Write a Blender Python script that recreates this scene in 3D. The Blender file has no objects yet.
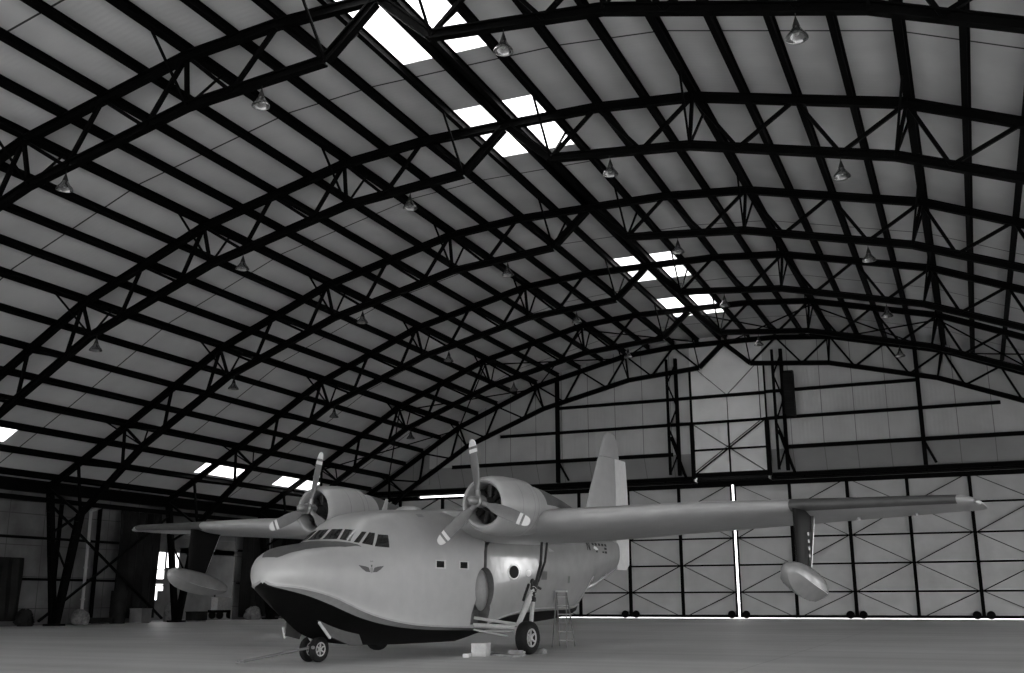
import bpy, math, random
from mathutils import Vector, Matrix
from mathutils.bvhtree import BVHTree
from bpy import data as D
random.seed(7)
C = bpy.context.scene.collection
PI = math.pi
S = bpy.context.scene

# ------------------------------------------------------------------ materials
def mat(name, col, rough=0.6, metal=0.0, spec=0.5, noise=0.0, nscale=4.0, bump=0.0, bscale=60.0):
    m = D.materials.new(name); m.use_nodes = True
    nt = m.node_tree; b = nt.nodes['Principled BSDF']
    c = (col, col, col, 1) if not isinstance(col, tuple) else (*col, 1)
    b.inputs['Base Color'].default_value = c
    b.inputs['Roughness'].default_value = rough
    b.inputs['Metallic'].default_value = metal
    b.inputs['Specular IOR Level'].default_value = spec
    if noise:
        tc = nt.nodes.new('ShaderNodeTexCoord'); n = nt.nodes.new('ShaderNodeTexNoise')
        n.inputs['Scale'].default_value = nscale; n.inputs['Detail'].default_value = 6
        nt.links.new(tc.outputs['Object'], n.inputs['Vector'])
        r = nt.nodes.new('ShaderNodeMapRange')
        r.inputs[1].default_value = .3; r.inputs[2].default_value = .7
        r.inputs[3].default_value = 1 - noise; r.inputs[4].default_value = 1 + noise
        nt.links.new(n.outputs['Fac'], r.inputs[0])
        mx = nt.nodes.new('ShaderNodeVectorMath'); mx.operation = 'SCALE'
        mx.inputs[0].default_value = c[:3]
        nt.links.new(r.outputs[0], mx.inputs['Scale'])
        nt.links.new(mx.outputs[0], b.inputs['Base Color'])
    if bump:
        tc = nt.nodes.new('ShaderNodeTexCoord'); n = nt.nodes.new('ShaderNodeTexNoise')
        n.inputs['Scale'].default_value = bscale
        nt.links.new(tc.outputs['Object'], n.inputs['Vector'])
        bp = nt.nodes.new('ShaderNodeBump'); bp.inputs['Strength'].default_value = bump
        bp.inputs['Distance'].default_value = .02
        nt.links.new(n.outputs['Fac'], bp.inputs['Height']); nt.links.new(bp.outputs[0], b.inputs['Normal'])
    return m

def line_mat(name, col, axis, period, offset, width, dark, rough=.7, noise=.08, nscale=.5, bump_axis=None, bump_period=.3, bump_s=.3, axis2=None, period2=1, offset2=0):
    """sheet cladding: base colour with thin joint lines every `period` along axis, optional corrugation bump"""
    m = mat(name, col, rough, noise=noise, nscale=nscale)
    nt = m.node_tree; b = nt.nodes['Principled BSDF']; L = nt.links
    src = b.inputs['Base Color'].links[0].from_socket
    tc = nt.nodes.new('ShaderNodeTexCoord'); sp = nt.nodes.new('ShaderNodeSeparateXYZ')
    L.new(tc.outputs['Object'], sp.inputs[0])
    def mask(ax, per, off):
        a = nt.nodes.new('ShaderNodeMath'); a.operation = 'SUBTRACT'; a.inputs[1].default_value = off - width / 2
        L.new(sp.outputs[ax], a.inputs[0])
        f = nt.nodes.new('ShaderNodeMath'); f.operation = 'FLOORED_MODULO'; f.inputs[1].default_value = per
        L.new(a.outputs[0], f.inputs[0])
        l = nt.nodes.new('ShaderNodeMath'); l.operation = 'LESS_THAN'; l.inputs[1].default_value = width
        L.new(f.outputs[0], l.inputs[0]); return l.outputs[0]
    mk = mask(axis, period, offset)
    if axis2:
        m2 = mask(axis2, period2, offset2); mm = nt.nodes.new('ShaderNodeMath'); mm.operation = 'MAXIMUM'
        L.new(mk, mm.inputs[0]); L.new(m2, mm.inputs[1]); mk = mm.outputs[0]
    mx = nt.nodes.new('ShaderNodeMix'); mx.data_type = 'RGBA'
    L.new(mk, mx.inputs[0]); L.new(src, mx.inputs[6]); mx.inputs[7].default_value = (dark, dark, dark, 1)
    L.new(mx.outputs[2], b.inputs['Base Color'])
    if bump_axis:
        w = nt.nodes.new('ShaderNodeMath'); w.operation = 'MULTIPLY'; w.inputs[1].default_value = 2 * PI / bump_period
        L.new(sp.outputs[bump_axis], w.inputs[0])
        s = nt.nodes.new('ShaderNodeMath'); s.operation = 'SINE'; L.new(w.outputs[0], s.inputs[0])
        bp = nt.nodes.new('ShaderNodeBump'); bp.inputs['Strength'].default_value = bump_s; bp.inputs['Distance'].default_value = .03
        L.new(s.outputs[0], bp.inputs['Height']); L.new(bp.outputs[0], b.inputs['Normal'])
    return m

M = {}
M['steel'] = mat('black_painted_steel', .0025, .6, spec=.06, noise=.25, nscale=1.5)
M['steel_grey'] = mat('grey_painted_steel', .12, .5, noise=.2, nscale=2)
M['roof'] = line_mat('roof_sheets', .68, 'Y', 10.727, 33.4, .09, .03, bump_axis='Y', bump_period=.25, bump_s=.06)  # dark lines paint the shadow at each sheet lap into the colour
M['gable'] = line_mat('gable_sheets', .58, 'X', 2.35, .1, .05, .2, bump_axis='X', bump_period=.3, bump_s=.15)
M['gable_light'] = mat('gable_centre_sheets', .86, .7, noise=.06, nscale=.6)
M['doorpanel'] = mat('door_sheet', .54, .6, noise=.1, nscale=.5)
M['doorbrace'] = mat('door_brace_grey', .10, .6)
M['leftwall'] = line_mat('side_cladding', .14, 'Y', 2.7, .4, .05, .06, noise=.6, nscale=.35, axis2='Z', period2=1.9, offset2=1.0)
M['leftdark'] = mat('dark_tarpaulin', .014, .8, spec=.1, noise=.5, nscale=.5)
M['annex'] = mat('annex_wall', .13, .8, noise=.3, nscale=.6)
M['paint'] = mat('pale_aircraft_paint', .36, .33, spec=.5, noise=.05, nscale=2.5)
M['gloss'] = mat('polished_pale_skin', .42, .13, metal=.35, spec=.7, noise=.05, nscale=2.5, bump=.25, bscale=2.2)
M['paint2'] = mat('light_grey_aircraft_paint', .34, .33, spec=.5, noise=.06, nscale=2)
M['chine'] = mat('grey_chine_paint', .25, .3, noise=.1, nscale=6)
M['hull'] = mat('black_hull_paint', .0035, .5, spec=.08, noise=.3, nscale=3)
M['deck'] = mat('antiglare_paint', .075, .6, noise=.15, nscale=5)
M['boot'] = mat('deicer_boot_rubber', .06, .55, noise=.15, nscale=3)
M['pylon'] = mat('dark_pylon_paint', .008, .5, spec=.06)
M['float'] = mat('grey_float_paint', .22, .25, spec=.6, noise=.08, nscale=3)
M['glass'] = mat('cockpit_glass', .02, .08, spec=.8)
M['frame'] = mat('window_frame', .5, .4)
M['dark'] = mat('dark_cavity', .01, .8)
M['well'] = mat('wheel_well', .12, .7, noise=.3, nscale=4)
M['blade'] = mat('propeller_blade', .13, .4, noise=.1, nscale=5)
M['bladetip'] = mat('propeller_tip', .6, .4)
M['hub'] = mat('propeller_hub', .22, .35, metal=.3, noise=.2, nscale=9)
M['alu'] = mat('bare_aluminium', .55, .28, metal=.85, noise=.08, nscale=5)
M['rubber'] = mat('tyre_rubber', .009, .7, spec=.2, noise=.2, nscale=12)
M['rim'] = mat('wheel_rim', .42, .45, noise=.1, nscale=9)
M['engine'] = mat('engine_metal', .025, .5, metal=.4, noise=.5, nscale=14)
M['emblem'] = mat('emblem_dark', .07, .5)
M['emblem_l'] = mat('emblem_pale', .40, .5)
M['badge_mid'] = mat('badge_grey', .24, .5)
M['lampglass'] = mat('lamp_reflector', .3, .22, metal=.8)
M['lampblack'] = mat('lamp_housing', .02, .5)
M['wood'] = mat('weathered_board', .22, .8, noise=.3, nscale=8)
M['white'] = mat('pale_box', .5, .7, noise=.15, nscale=6)
M['sack'] = mat('grey_cloth', .16, .9, noise=.4, nscale=5)
M['rudder'] = mat('pale_rudder_fabric', .68, .4, noise=.05, nscale=6)

def floor_mat():
    m = D.materials.new('concrete_floor'); m.use_nodes = True; nt = m.node_tree; L = nt.links
    b = nt.nodes['Principled BSDF']; tc = nt.nodes.new('ShaderNodeTexCoord')
    n1 = nt.nodes.new('ShaderNodeTexNoise'); n1.inputs['Scale'].default_value = .12; n1.inputs['Detail'].default_value = 8
    mp = nt.nodes.new('ShaderNodeMapping'); mp.inputs['Scale'].default_value = (.05, .9, 1); mp.inputs['Rotation'].default_value = (0, 0, .25)
    n2 = nt.nodes.new('ShaderNodeTexNoise'); n2.inputs['Scale'].default_value = 1.0; n2.inputs['Detail'].default_value = 6
    L.new(tc.outputs['Object'], n1.inputs['Vector']); L.new(tc.outputs['Object'], mp.inputs[0]); L.new(mp.outputs[0], n2.inputs['Vector'])
    a = nt.nodes.new('ShaderNodeMath'); a.operation = 'ADD'; L.new(n1.outputs['Fac'], a.inputs[0]); L.new(n2.outputs['Fac'], a.inputs[1])
    r = nt.nodes.new('ShaderNodeMapRange'); r.inputs[1].default_value = .7; r.inputs[2].default_value = 1.3
    r.inputs[3].default_value = .38; r.inputs[4].default_value = .62; L.new(a.outputs[0], r.inputs[0])
    # slab joints
    sp = nt.nodes.new('ShaderNodeSeparateXYZ'); L.new(tc.outputs['Object'], sp.inputs[0])
    out = r.outputs[0]
    for ax, off in (('X', 3.2), ('Y', 1.0)):
        f = nt.nodes.new('ShaderNodeMath'); f.operation = 'FLOORED_MODULO'; f.inputs[1].default_value = 7.5
        s = nt.nodes.new('ShaderNodeMath'); s.operation = 'ADD'; s.inputs[1].default_value = off
        L.new(sp.outputs[ax], s.inputs[0]); L.new(s.outputs[0], f.inputs[0])
        l = nt.nodes.new('ShaderNodeMath'); l.operation = 'LESS_THAN'; l.inputs[1].default_value = .035; L.new(f.outputs[0], l.inputs[0])
        k = nt.nodes.new('ShaderNodeMath'); k.operation = 'MULTIPLY_ADD'; k.inputs[1].default_value = -.3; k.inputs[2].default_value = 1; L.new(l.outputs[0], k.inputs[0])
        o = nt.nodes.new('ShaderNodeMath'); o.operation = 'MULTIPLY'; L.new(out, o.inputs[0]); L.new(k.outputs[0], o.inputs[1]); out = o.outputs[0]
    cb = nt.nodes.new('ShaderNodeCombineColor')
    for i in range(3): L.new(out, cb.inputs[i])
    L.new(cb.outputs[0], b.inputs['Base Color'])
    rr = nt.nodes.new('ShaderNodeMapRange'); rr.inputs[3].default_value = .38; rr.inputs[4].default_value = .6; L.new(n2.outputs['Fac'], rr.inputs[0]); L.new(rr.outputs[0], b.inputs['Roughness'])
    return m
M['floor'] = floor_mat()

def pane_mat():
    m = D.materials.new('skylight_pane'); m.use_nodes = True; nt = m.node_tree; nt.nodes.remove(nt.nodes['Principled BSDF'])
    o = nt.nodes['Material Output']; t = nt.nodes.new('ShaderNodeBsdfTransparent'); t.inputs[0].default_value = (.9, .9, .9, 1)
    tr = nt.nodes.new('ShaderNodeBsdfTranslucent'); tr.inputs[0].default_value = (.8, .8, .8, 1)
    mx = nt.nodes.new('ShaderNodeMixShader'); mx.inputs[0].default_value = .35
    nt.links.new(t.outputs[0], mx.inputs[1]); nt.links.new(tr.outputs[0], mx.inputs[2]); nt.links.new(mx.outputs[0], o.inputs[0])
    return m
M['pane'] = pane_mat()

# ------------------------------------------------------------------ mesh builder
class MB:
    def __init__(s): s.v = []; s.f = []; s.m = []
    def add(s, vs, fs, mi=0):
        o = len(s.v); s.v += [tuple(v) for v in vs]
        for f in fs: s.f.append(tuple(i + o for i in f)); s.m.append(mi)
        return s
    def box(s, x0, y0, z0, x1, y1, z1, mi=0):
        v = [(x, y, z) for z in (z0, z1) for y in (y0, y1) for x in (x0, x1)]
        return s.add(v, [(0, 2, 3, 1), (4, 5, 7, 6), (0, 1, 5, 4), (2, 6, 7, 3), (0, 4, 6, 2), (1, 3, 7, 5)], mi)
    def frame(s, p0, p1, up):
        p0 = Vector(p0); p1 = Vector(p1); d = (p1 - p0).normalized(); u = Vector(up)
        r = d.cross(u)
        if r.length < 1e-4: r = d.cross(Vector((1, 0, 0)))
        r.normalize(); u = r.cross(d).normalized(); return p0, p1, d, r, u
    def prism(s, p0, p1, prof, up=(0, 0, 1), mi=0):
        p0, p1, d, r, u = s.frame(p0, p1, up); n = len(prof)
        v = [p0 + r * a + u * b for a, b in prof] + [p1 + r * a + u * b for a, b in prof]
        f = [(i, i + n, (i + 1) % n + n, (i + 1) % n) for i in range(n)] + [tuple(range(n)), tuple(range(2 * n - 1, n - 1, -1))]
        return s.add(v, f, mi)
    def bar(s, p0, p1, w, h=None, up=(0, 0, 1), mi=0):
        h = h or w; a, b = w / 2, h / 2
        return s.prism(p0, p1, [(-a, -b), (-a, b), (a, b), (a, -b)], up, mi)
    def ibeam(s, p0, p1, w, h, up=(0, 0, 1), t=None, mi=0):
        t = t or min(w, h) * .16; a, b = w / 2, h / 2; c = t / 2
        prof = [(-a, -b), (-a, -b + t), (-c, -b + t), (-c, b - t), (-a, b - t), (-a, b), (a, b), (a, b - t), (c, b - t), (c, -b + t), (a, -b + t), (a, -b)]
        p0, p1, d, r, u = s.frame(p0, p1, up); n = 12
        v = [p0 + r * x + u * y for x, y in prof] + [p1 + r * x + u * y for x, y in prof]
        f = [(i, i + n, (i + 1) % n + n, (i + 1) % n) for i in range(n)]
        for o in (0, n):
            q = [(0, 1, 10, 11), (2, 3, 8, 9), (4, 5, 6, 7)]
            f += [tuple(i + o for i in (k if o == 0 else k[::-1])) for k in q]
        return s.add(v, f, mi)
    def tube(s, p0, p1, r0, r1=None, n=10, mi=0, cap=True):
        r1 = r0 if r1 is None else r1; p0, p1, d, r, u = s.frame(p0, p1, (0, 0, 1))
        v = []
        for p, q in ((p0, r0), (p1, r1)):
            v += [p + (r * math.cos(2 * PI * i / n) + u * math.sin(2 * PI * i / n)) * q for i in range(n)]
        f = [(i, i + n, (i + 1) % n + n, (i + 1) % n) for i in range(n)]
        if cap: f += [tuple(range(n)), tuple(range(2 * n - 1, n - 1, -1))]
        return s.add(v, f, mi)
    def lathe(s, prof, o=(0, 0, 0), axis='z', n=24, mi=0, mis=None, cap=False):
        """prof: list of (along, radius)"""
        o = Vector(o); E = {'z': ((1, 0, 0), (0, 1, 0), (0, 0, 1)), 'x': ((0, 1, 0), (0, 0, 1), (1, 0, 0)), 'y': ((0, 0, 1), (1, 0, 0), (0, 1, 0))}[axis]
        a, b, c = [Vector(e) for e in E]; v = []
        for t, r in prof:
            v += [o + c * t + (a * math.cos(2 * PI * i / n) + b * math.sin(2 * PI * i / n)) * max(r, 1e-4) for i in range(n)]
        base = len(s.v); s.v += [tuple(q) for q in v]
        for k in range(len(prof) - 1):
            for i in range(n):
                s.f.append((base + k * n + i, base + k * n + (i + 1) % n, base + (k + 1) * n + (i + 1) % n, base + (k + 1) * n + i))
                s.m.append(mis[k] if mis else mi)
        if cap:
            s.f.append(tuple(base + i for i in range(n))[::-1]); s.m.append(mi)
            s.f.append(tuple(base + (len(prof) - 1) * n + i for i in range(n))); s.m.append(mi)
        return s
    def loft(s, rings, closed=True, caps=True, mi=0, mif=None):
        n = len(rings[0]); base = len(s.v)
        for r in rings: s.v += [tuple(p) for p in r]
        for k in range(len(rings) - 1):
            for i in range(n if closed else n - 1):
                j = (i + 1) % n
                s.f.append((base + k * n + i, base + k * n + j, base + (k + 1) * n + j, base + (k + 1) * n + i))
                s.m.append(mif(k, i) if mif else mi)
        if caps:
            s.f.append(tuple(base + i for i in range(n))[::-1]); s.m.append(mif(0, 0) if mif else mi)
            s.f.append(tuple(base + (len(rings) - 1) * n + i for i in range(n))); s.m.append(mif(len(rings) - 2, 0) if mif else mi)
        return s
    def ico(s, c, r, seed=0, sq=(1, 1, 1), rough=.15, n=10, m=7, mi=0):
        rnd = random.Random(seed); rings = []
        for k in range(m + 1):
            th = PI * k / m; ring = []
            for i in range(n):
                q = 1 + rnd.uniform(-rough, rough) if 0 < k < m else 1
                ring.append((c[0] + r * sq[0] * q * max(math.sin(th), .02) * math.cos(2 * PI * i / n), c[1] + r * sq[1] * q * max(math.sin(th), .02) * math.sin(2 * PI * i / n), c[2] + r * sq[2] * q * -math.cos(th)))
            rings.append(ring)
        return s.loft(rings, mi=mi)
    def build(s, name, mats, parent=None, smooth=False, bank=0.0, angle=35):
        me = D.meshes.new(name)
        vs = [(x, y, z + bank * y) for x, y, z in s.v] if bank else s.v
        me.from_pydata(vs, [], s.f); 
        if not isinstance(mats, (list, tuple)): mats = [mats]
        for m in mats: me.materials.append(m)
        me.polygons.foreach_set('material_index', s.m)
        if smooth:
            me.polygons.foreach_set('use_smooth', [True] * len(s.f)); me.update()
            me.set_sharp_from_angle(angle=math.radians(angle))
        me.update(); me.validate()
        o = D.objects.new(name, me); C.objects.link(o)
        if parent: o.parent = parent
        return o

def tag(o, label=None, cat=None, group=None, kind=None):
    if label: o['label'] = label
    if cat: o['category'] = cat
    if group: o['group'] = group
    if kind: o['kind'] = kind
    return o
def empty(name, loc=(0, 0, 0), rz=0.0, label=None, cat=None, group=None, kind=None):
    o = D.objects.new(name, None); C.objects.link(o); o.location = loc; o.rotation_euler = (0, 0, rz); o.empty_display_size = .3
    return tag(o, label, cat, group, kind)
def copy_tree(o, parent=None):
    c = o.copy(); C.objects.link(c); c.parent = parent
    for ch in o.children: copy_tree(ch, c)
    return c
def lerp(a, b, t): return a + (b - a) * t
def interp(xs, ys, x):
    if x <= xs[0]: return ys[0]
    for i in range(len(xs) - 1):
        if x <= xs[i + 1]: return lerp(ys[i], ys[i + 1], (x - xs[i]) / (xs[i + 1] - xs[i]))
    return ys[-1]
def crom(xs, ys, x):
    n = len(xs)
    if x <= xs[0]: return ys[0]
    if x >= xs[-1]: return ys[-1]
    i = max(k for k in range(n - 1) if xs[k] <= x)
    h = xs[i + 1] - xs[i]; t = (x - xs[i]) / h
    def sl(k):
        if k == 0: return (ys[1] - ys[0]) / (xs[1] - xs[0])
        if k == n - 1: return (ys[-1] - ys[-2]) / (xs[-1] - xs[-2])
        a = (ys[k] - ys[k - 1]) / (xs[k] - xs[k - 1]); b = (ys[k + 1] - ys[k]) / (xs[k + 1] - xs[k])
        return 0 if a * b <= 0 else 2 * a * b / (a + b)
    m0, m1 = sl(i) * h, sl(i + 1) * h; t2, t3 = t * t, t * t * t
    return (2 * t3 - 3 * t2 + 1) * ys[i] + (t3 - 2 * t2 + t) * m0 + (-2 * t3 + 3 * t2) * ys[i + 1] + (t3 - t2) * m1

# ------------------------------------------------------------------ hangar measures
SP = 10.727
TY = {k: 80.68 - SP * (5 - i) for i, k in enumerate('ABCDEF')}
for _i, _k in enumerate('ZYXW'): TY[_k] = 80.68 - SP * (6 + _i)
YB = 80.98                      # gable wall plane
YD = 82.2                       # door plane
Y0 = -12.0                       # front edge of the roof
TOP = [(0, 21.34), (4.09, 21.33), (8.16, 20.98), (16.07, 19.09), (23.45, 16.06), (30.35, 11.80), (36.2, 8.35)]
BOT = [(2.04, 19.43), (7.96, 18.92), (15.52, 17.10), (22.73, 14.30), (28.83, 10.54), (33.3, 6.6)]
BASE = 34.55
PK = []                         # purlin positions on the top chord line (x, z)
for a, b, n in ((0, 1, 2), (1, 2, 2), (2, 3, 4), (3, 4, 4), (4, 5, 4)):
    for k in range(n): PK.append((lerp(TOP[a][0], TOP[b][0], k / n), lerp(TOP[a][1], TOP[b][1], k / n)))
for k in range(3): PK.append((lerp(TOP[5][0], TOP[6][0], k * .3), lerp(TOP[5][1], TOP[6][1], k * .3)))
PK.append((lerp(TOP[5][0], TOP[6][0], .9), lerp(TOP[5][1], TOP[6][1], .9)))   # P19
def botpt(k):                   # bottom chord point under purlin k (k counts purlins, B0 sits under purlin 1)
    ks = [1, 4, 8, 12, 16, 20]
    return (interp(ks, [p[0] for p in BOT], k), interp(ks, [p[1] for p in BOT], k))
ROFF = .60
def roofz(x):
    x = abs(x); xs = [p[0] for p in TOP]; zs = [p[1] + ROFF for p in TOP]
    if x > 36.2: return zs[-1] - (x - 36.2) * .57
    return interp(xs, zs, x)

# ------------------------------------------------------------------ floor and ground
fl = MB(); fl.box(-38, -60, -.3, 38, 82.35, 0); tag(fl.build('floor', M['floor']), kind='structure')
gr = MB(); gr.box(-260, -260, -.4, 260, -60, -.05); gr.box(-260, 82.35, -.4, 260, 300, -.05); gr.box(-260, -60, -.4, -38, 82.35, -.05); gr.box(38, -60, -.4, 260, 82.35, -.05)
M['apron'] = mat('outdoor_apron', .5, .9, noise=.1, nscale=.1)
tag(gr.build('ground', M['apron']), kind='structure')

# ------------------------------------------------------------------ roof sheets with skylight openings
SKY = [(21.7, 32.35), (36.7, 42.0), (58.8, 64.0), (68.6, 73.8)]
LOW = [(37.2, 42.8), (59.1, 63.6), (68.3, 73.6)]
PX = [.0] + [p[0] for p in PK[1:]] + [36.2, 37.2]
def PXo(i): return PX[i]
rf = MB(); ys = sorted({Y0, YD + .15, *[a for s in SKY + LOW for a in s]})
panes = []
for sg in (-1, 1):
    for i in range(len(PX) - 1):
        x0, x1 = PX[i], PX[i + 1]
        for y0, y1 in zip(ys, ys[1:]):
            ym = (y0 + y1) / 2
            hole = (i == 0 and any(a < ym < b for a, b in SKY)) or (i == 17 and sg < 0 and any(a < ym < b for a, b in LOW))
            xa, xb = x0, x1
            def q(mb, xa, xb, y0, y1, t=.05):
                za, zb = roofz(xa), roofz(xb)
                v = [(sg * xa, y0, za), (sg * xb, y0, zb), (sg * xb, y1, zb), (sg * xa, y1, za)]
                v += [(a, b, c + t) for a, b, c in v]
                mb.add(v, [(0, 1, 2, 3), (7, 6, 5, 4), (0, 4, 5, 1), (1, 5, 6, 2), (2, 6, 7, 3), (3, 7, 4, 0)])
            xh = x0 + (.5 if hole and i else 0)
            if hole and i: q(rf, x0, xh, y0, y1)
            if not hole: q(rf, xa, xb, y0, y1)
            elif i == 0:
                q(rf, 0, .22, y0, y1)
                pm = MB(); q(pm, .22, x1, y0, y1, .02); panes.append(pm)
            else:
                pm = MB(); q(pm, xh, x1, y0, y1, .02); panes.append(pm)
tag(rf.build('ceiling', M['roof']), kind='structure')
for n, pm in enumerate(panes): tag(pm.build('window_%d' % (n + 1), M['pane']), kind='structure')
NWIN = len(panes)

# ------------------------------------------------------------------ roof trusses
def make_truss():
    root = empty('roof_truss')
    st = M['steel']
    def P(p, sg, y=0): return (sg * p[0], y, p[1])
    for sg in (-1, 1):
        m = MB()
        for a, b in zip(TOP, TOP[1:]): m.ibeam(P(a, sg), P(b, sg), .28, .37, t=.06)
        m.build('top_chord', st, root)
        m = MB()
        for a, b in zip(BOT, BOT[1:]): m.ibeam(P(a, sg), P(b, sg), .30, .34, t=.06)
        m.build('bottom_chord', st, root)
        m = MB(); m.ibeam(P((.12, 21.2), sg), P(BOT[0], sg), .30, .34, t=.06); m.build('ridge_strut', st, root)
        m = MB(); m.ibeam(P((36.0, 8.2), sg), P((BASE + .1, .05), sg), .36, .34, up=(1, 0, 0), t=.05)
        for k in range(9):
            t = (k + .5) / 9; x = lerp(36.0, BASE + .1, t) ; z = lerp(8.2, .05, t); m.box(sg * x - .17, -.19, z - .03, sg * x + .17, .19, z + .03)
        m.build('outer_leg', st, root)
        m = MB(); m.ibeam(P((33.3, 6.6), sg), P((BASE - .1, .05), sg), .36, .40, up=(1, 0, 0), t=.05)
        for k in range(8):
            t = (k + .5) / 8; x = lerp(33.3, BASE - .1, t); z = lerp(6.6, .05, t); m.box(sg * x - .2, -.19, z - .03, sg * x + .2, .19, z + .03)
        m.build('inner_leg', st, root)
        m = MB(); m.box(min(sg * (BASE - .5), sg * (BASE + .5)), -.4, 0, max(sg * (BASE - .5), sg * (BASE + .5)), .4, .12); m.build('base_plate', st, root)
        def brace(a, b, w=.13, n='diagonal_brace', ya=0, yb=0):
            m = MB(); p, q_ = Vector(P(a, sg, ya)), Vector(P(b, sg, yb))
            m.bar(p, q_, w, w * .9); m.build(n, st, root)
        T = PK
        seq = [('b', 1), ('t', 2), ('b', 3), ('t', 4), ('b', 5), ('t', 6), ('b', 7), ('t', 8), ('b', 9), ('t', 10), ('b', 11), ('t', 12), ('b', 13), ('t', 14), ('b', 15), ('t', 16), ('b', 17.3), ('t', 18), ('b', 20)]
        def pt(q_): return botpt(q_[1]) if q_[0] == 'b' else T[q_[1]]
        for a, b in zip(seq, seq[1:]): brace(pt(a), pt(b), .155)
        for k in (4, 8, 12, 16): brace(botpt(k), T[k], .15, 'vertical_post')
        brace((33.3, 6.6), (36.1, 8.3), .15); brace((33.3, 6.6), (35.6, 5.5), .14); brace((34.0, 3.2), (35.55, 5.5), .1)
        for k in (1, 4, 8, 12, 16):
            for dy in (-2.0, 2.0):
                a = botpt(k); b = (T[k][0], T[k][1] + .22); brace(a, b, .085, 'knee_brace', 0, dy)
    return root
TL = {'Z': 'black steel arch truss above the camera, in front of the nearest one in the picture',
      'A': 'black steel arch truss nearest the camera, crossing the top edge of the picture',
      'B': 'second black arch truss from the camera, its ridge between four lit skylight panes',
      'C': 'third black arch truss from the camera, the one with no skylight around its ridge',
      'D': 'fourth black arch truss from the camera, under the nearer of two far skylights',
      'E': 'fifth black arch truss from the camera, its ridge under the farthest skylight',
      'F': 'farthest black arch truss, standing against the end gable wall'}
t0 = make_truss(); tr = {}
for i, k in enumerate('ZABCDEF'):  # nearer bays are out of sight
    o = t0 if i == 0 else copy_tree(t0)
    o.location = (0, TY[k], 0); tr[k] = o
    tag(o, TL[k], 'roof truss', 'arched roof trusses')
# the farthest truss stands against the wall, its rear knee braces do not exist
for ch in list(tr['F'].children):
    if ch.name.startswith('knee_brace') and max(v.co.y for v in ch.data.vertices) > .5: D.objects.remove(ch)

# ------------------------------------------------------------------ purlins
ORD = 'first second third fourth fifth sixth seventh eighth ninth tenth eleventh twelfth thirteenth fourteenth fifteenth sixteenth seventeenth eighteenth nineteenth'.split()
for i in range(0, 20):
    for sg in (-1, 1):
        main = i in (4, 8, 12, 16); x, z = PK[i]
        dx = PK[min(i + 1, 19)][0] - PK[max(i - 1, 0)][0]; dz = PK[min(i + 1, 19)][1] - PK[max(i - 1, 0)][1]
        nrm = Vector((-dz * sg, 0, dx)).normalized()
        if i == 0: x = .24; nrm = Vector((0, 0, 1))
        hgt = .37; c = Vector((sg * x, 0, z)) + nrm * (.18 + hgt / 2 - .02)
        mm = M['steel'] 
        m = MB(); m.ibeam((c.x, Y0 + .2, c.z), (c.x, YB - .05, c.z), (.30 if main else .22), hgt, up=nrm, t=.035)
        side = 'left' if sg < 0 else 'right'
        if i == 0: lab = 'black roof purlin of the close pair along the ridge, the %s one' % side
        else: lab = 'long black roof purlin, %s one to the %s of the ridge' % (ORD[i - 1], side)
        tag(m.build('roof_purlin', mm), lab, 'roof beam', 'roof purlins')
# eave beams
for sg in (-1, 1):
    m = MB(); m.ibeam((sg * 36.25, Y0, 8.35), (sg * 36.25, YB, 8.35), .3, .75, t=.06); m.bar((sg * 36.0, Y0, 7.55), (sg * 36.0, YB, 7.55), .2, .3)
    tag(m.build('eave_beam', M['steel']), 'deep black beam along the top of the %s side wall under the roof' % ('left' if sg < 0 else 'right'), 'beam')
# bracing rods in the last bay
RODL = []
for sg in (-1, 1):
    for a, b, nm in ((0, 4, 'ridge'), (4, 8, 'haunch'), (8, 12, 'upper slope'), (12, 16, 'lower slope')):
        for (ka, kb) in ((a, b), (b, a)):
            p = PK[ka]; q_ = PK[kb]
            m = MB(); m.tube((sg * p[0], TY['E'] + .2, p[1] - .25), (sg * q_[0], TY['F'] - .2, q_[1] - .25), .055, n=6)
            tag(m.build('bracing_rod', M['steel']), 'thin black rod in the last roof bay, %s side, %s, %s end nearer' % ('left' if sg < 0 else 'right', nm, 'upper' if ka < kb else 'lower'), 'bracing rod', 'bracing rods of the last roof bay')

# ------------------------------------------------------------------ hanging lamps
def make_lamp():
    root = empty('hanging_lamp')
    m = MB(); m.tube((0, 0, 0), (0, 0, -.16), .02, n=8); m.build('hook', M['lampblack'], root)
    m = MB(); m.lathe([(-.14, .03), (-.2, .05), (-.42, .13), (-.47, .14), (-.47, .0)], n=20); m.build('ballast_housing', M['lampblack'], root, True)
    m = MB(); m.lathe([(-.45, .13), (-.52, .17), (-.62, .24), (-.72, .34), (-.80, .385), (-.83, .39), (-.825, .375), (-.79, .365), (-.71, .32), (-.61, .225), (-.5, .14)], n=28); m.build('bell_shade', M['lampglass'], root, True, angle=60)
    m = MB(); m.lathe([(-.5, .01), (-.52, .06), (-.62, .09), (-.7, .07), (-.74, .01)], n=14); m.build('bulb', M['bladetip'], root, True)
    return root
l0 = None
ON = {'A': 'nearest', 'B': 'second', 'C': 'third', 'D': 'fourth', 'E': 'fifth'}
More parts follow.
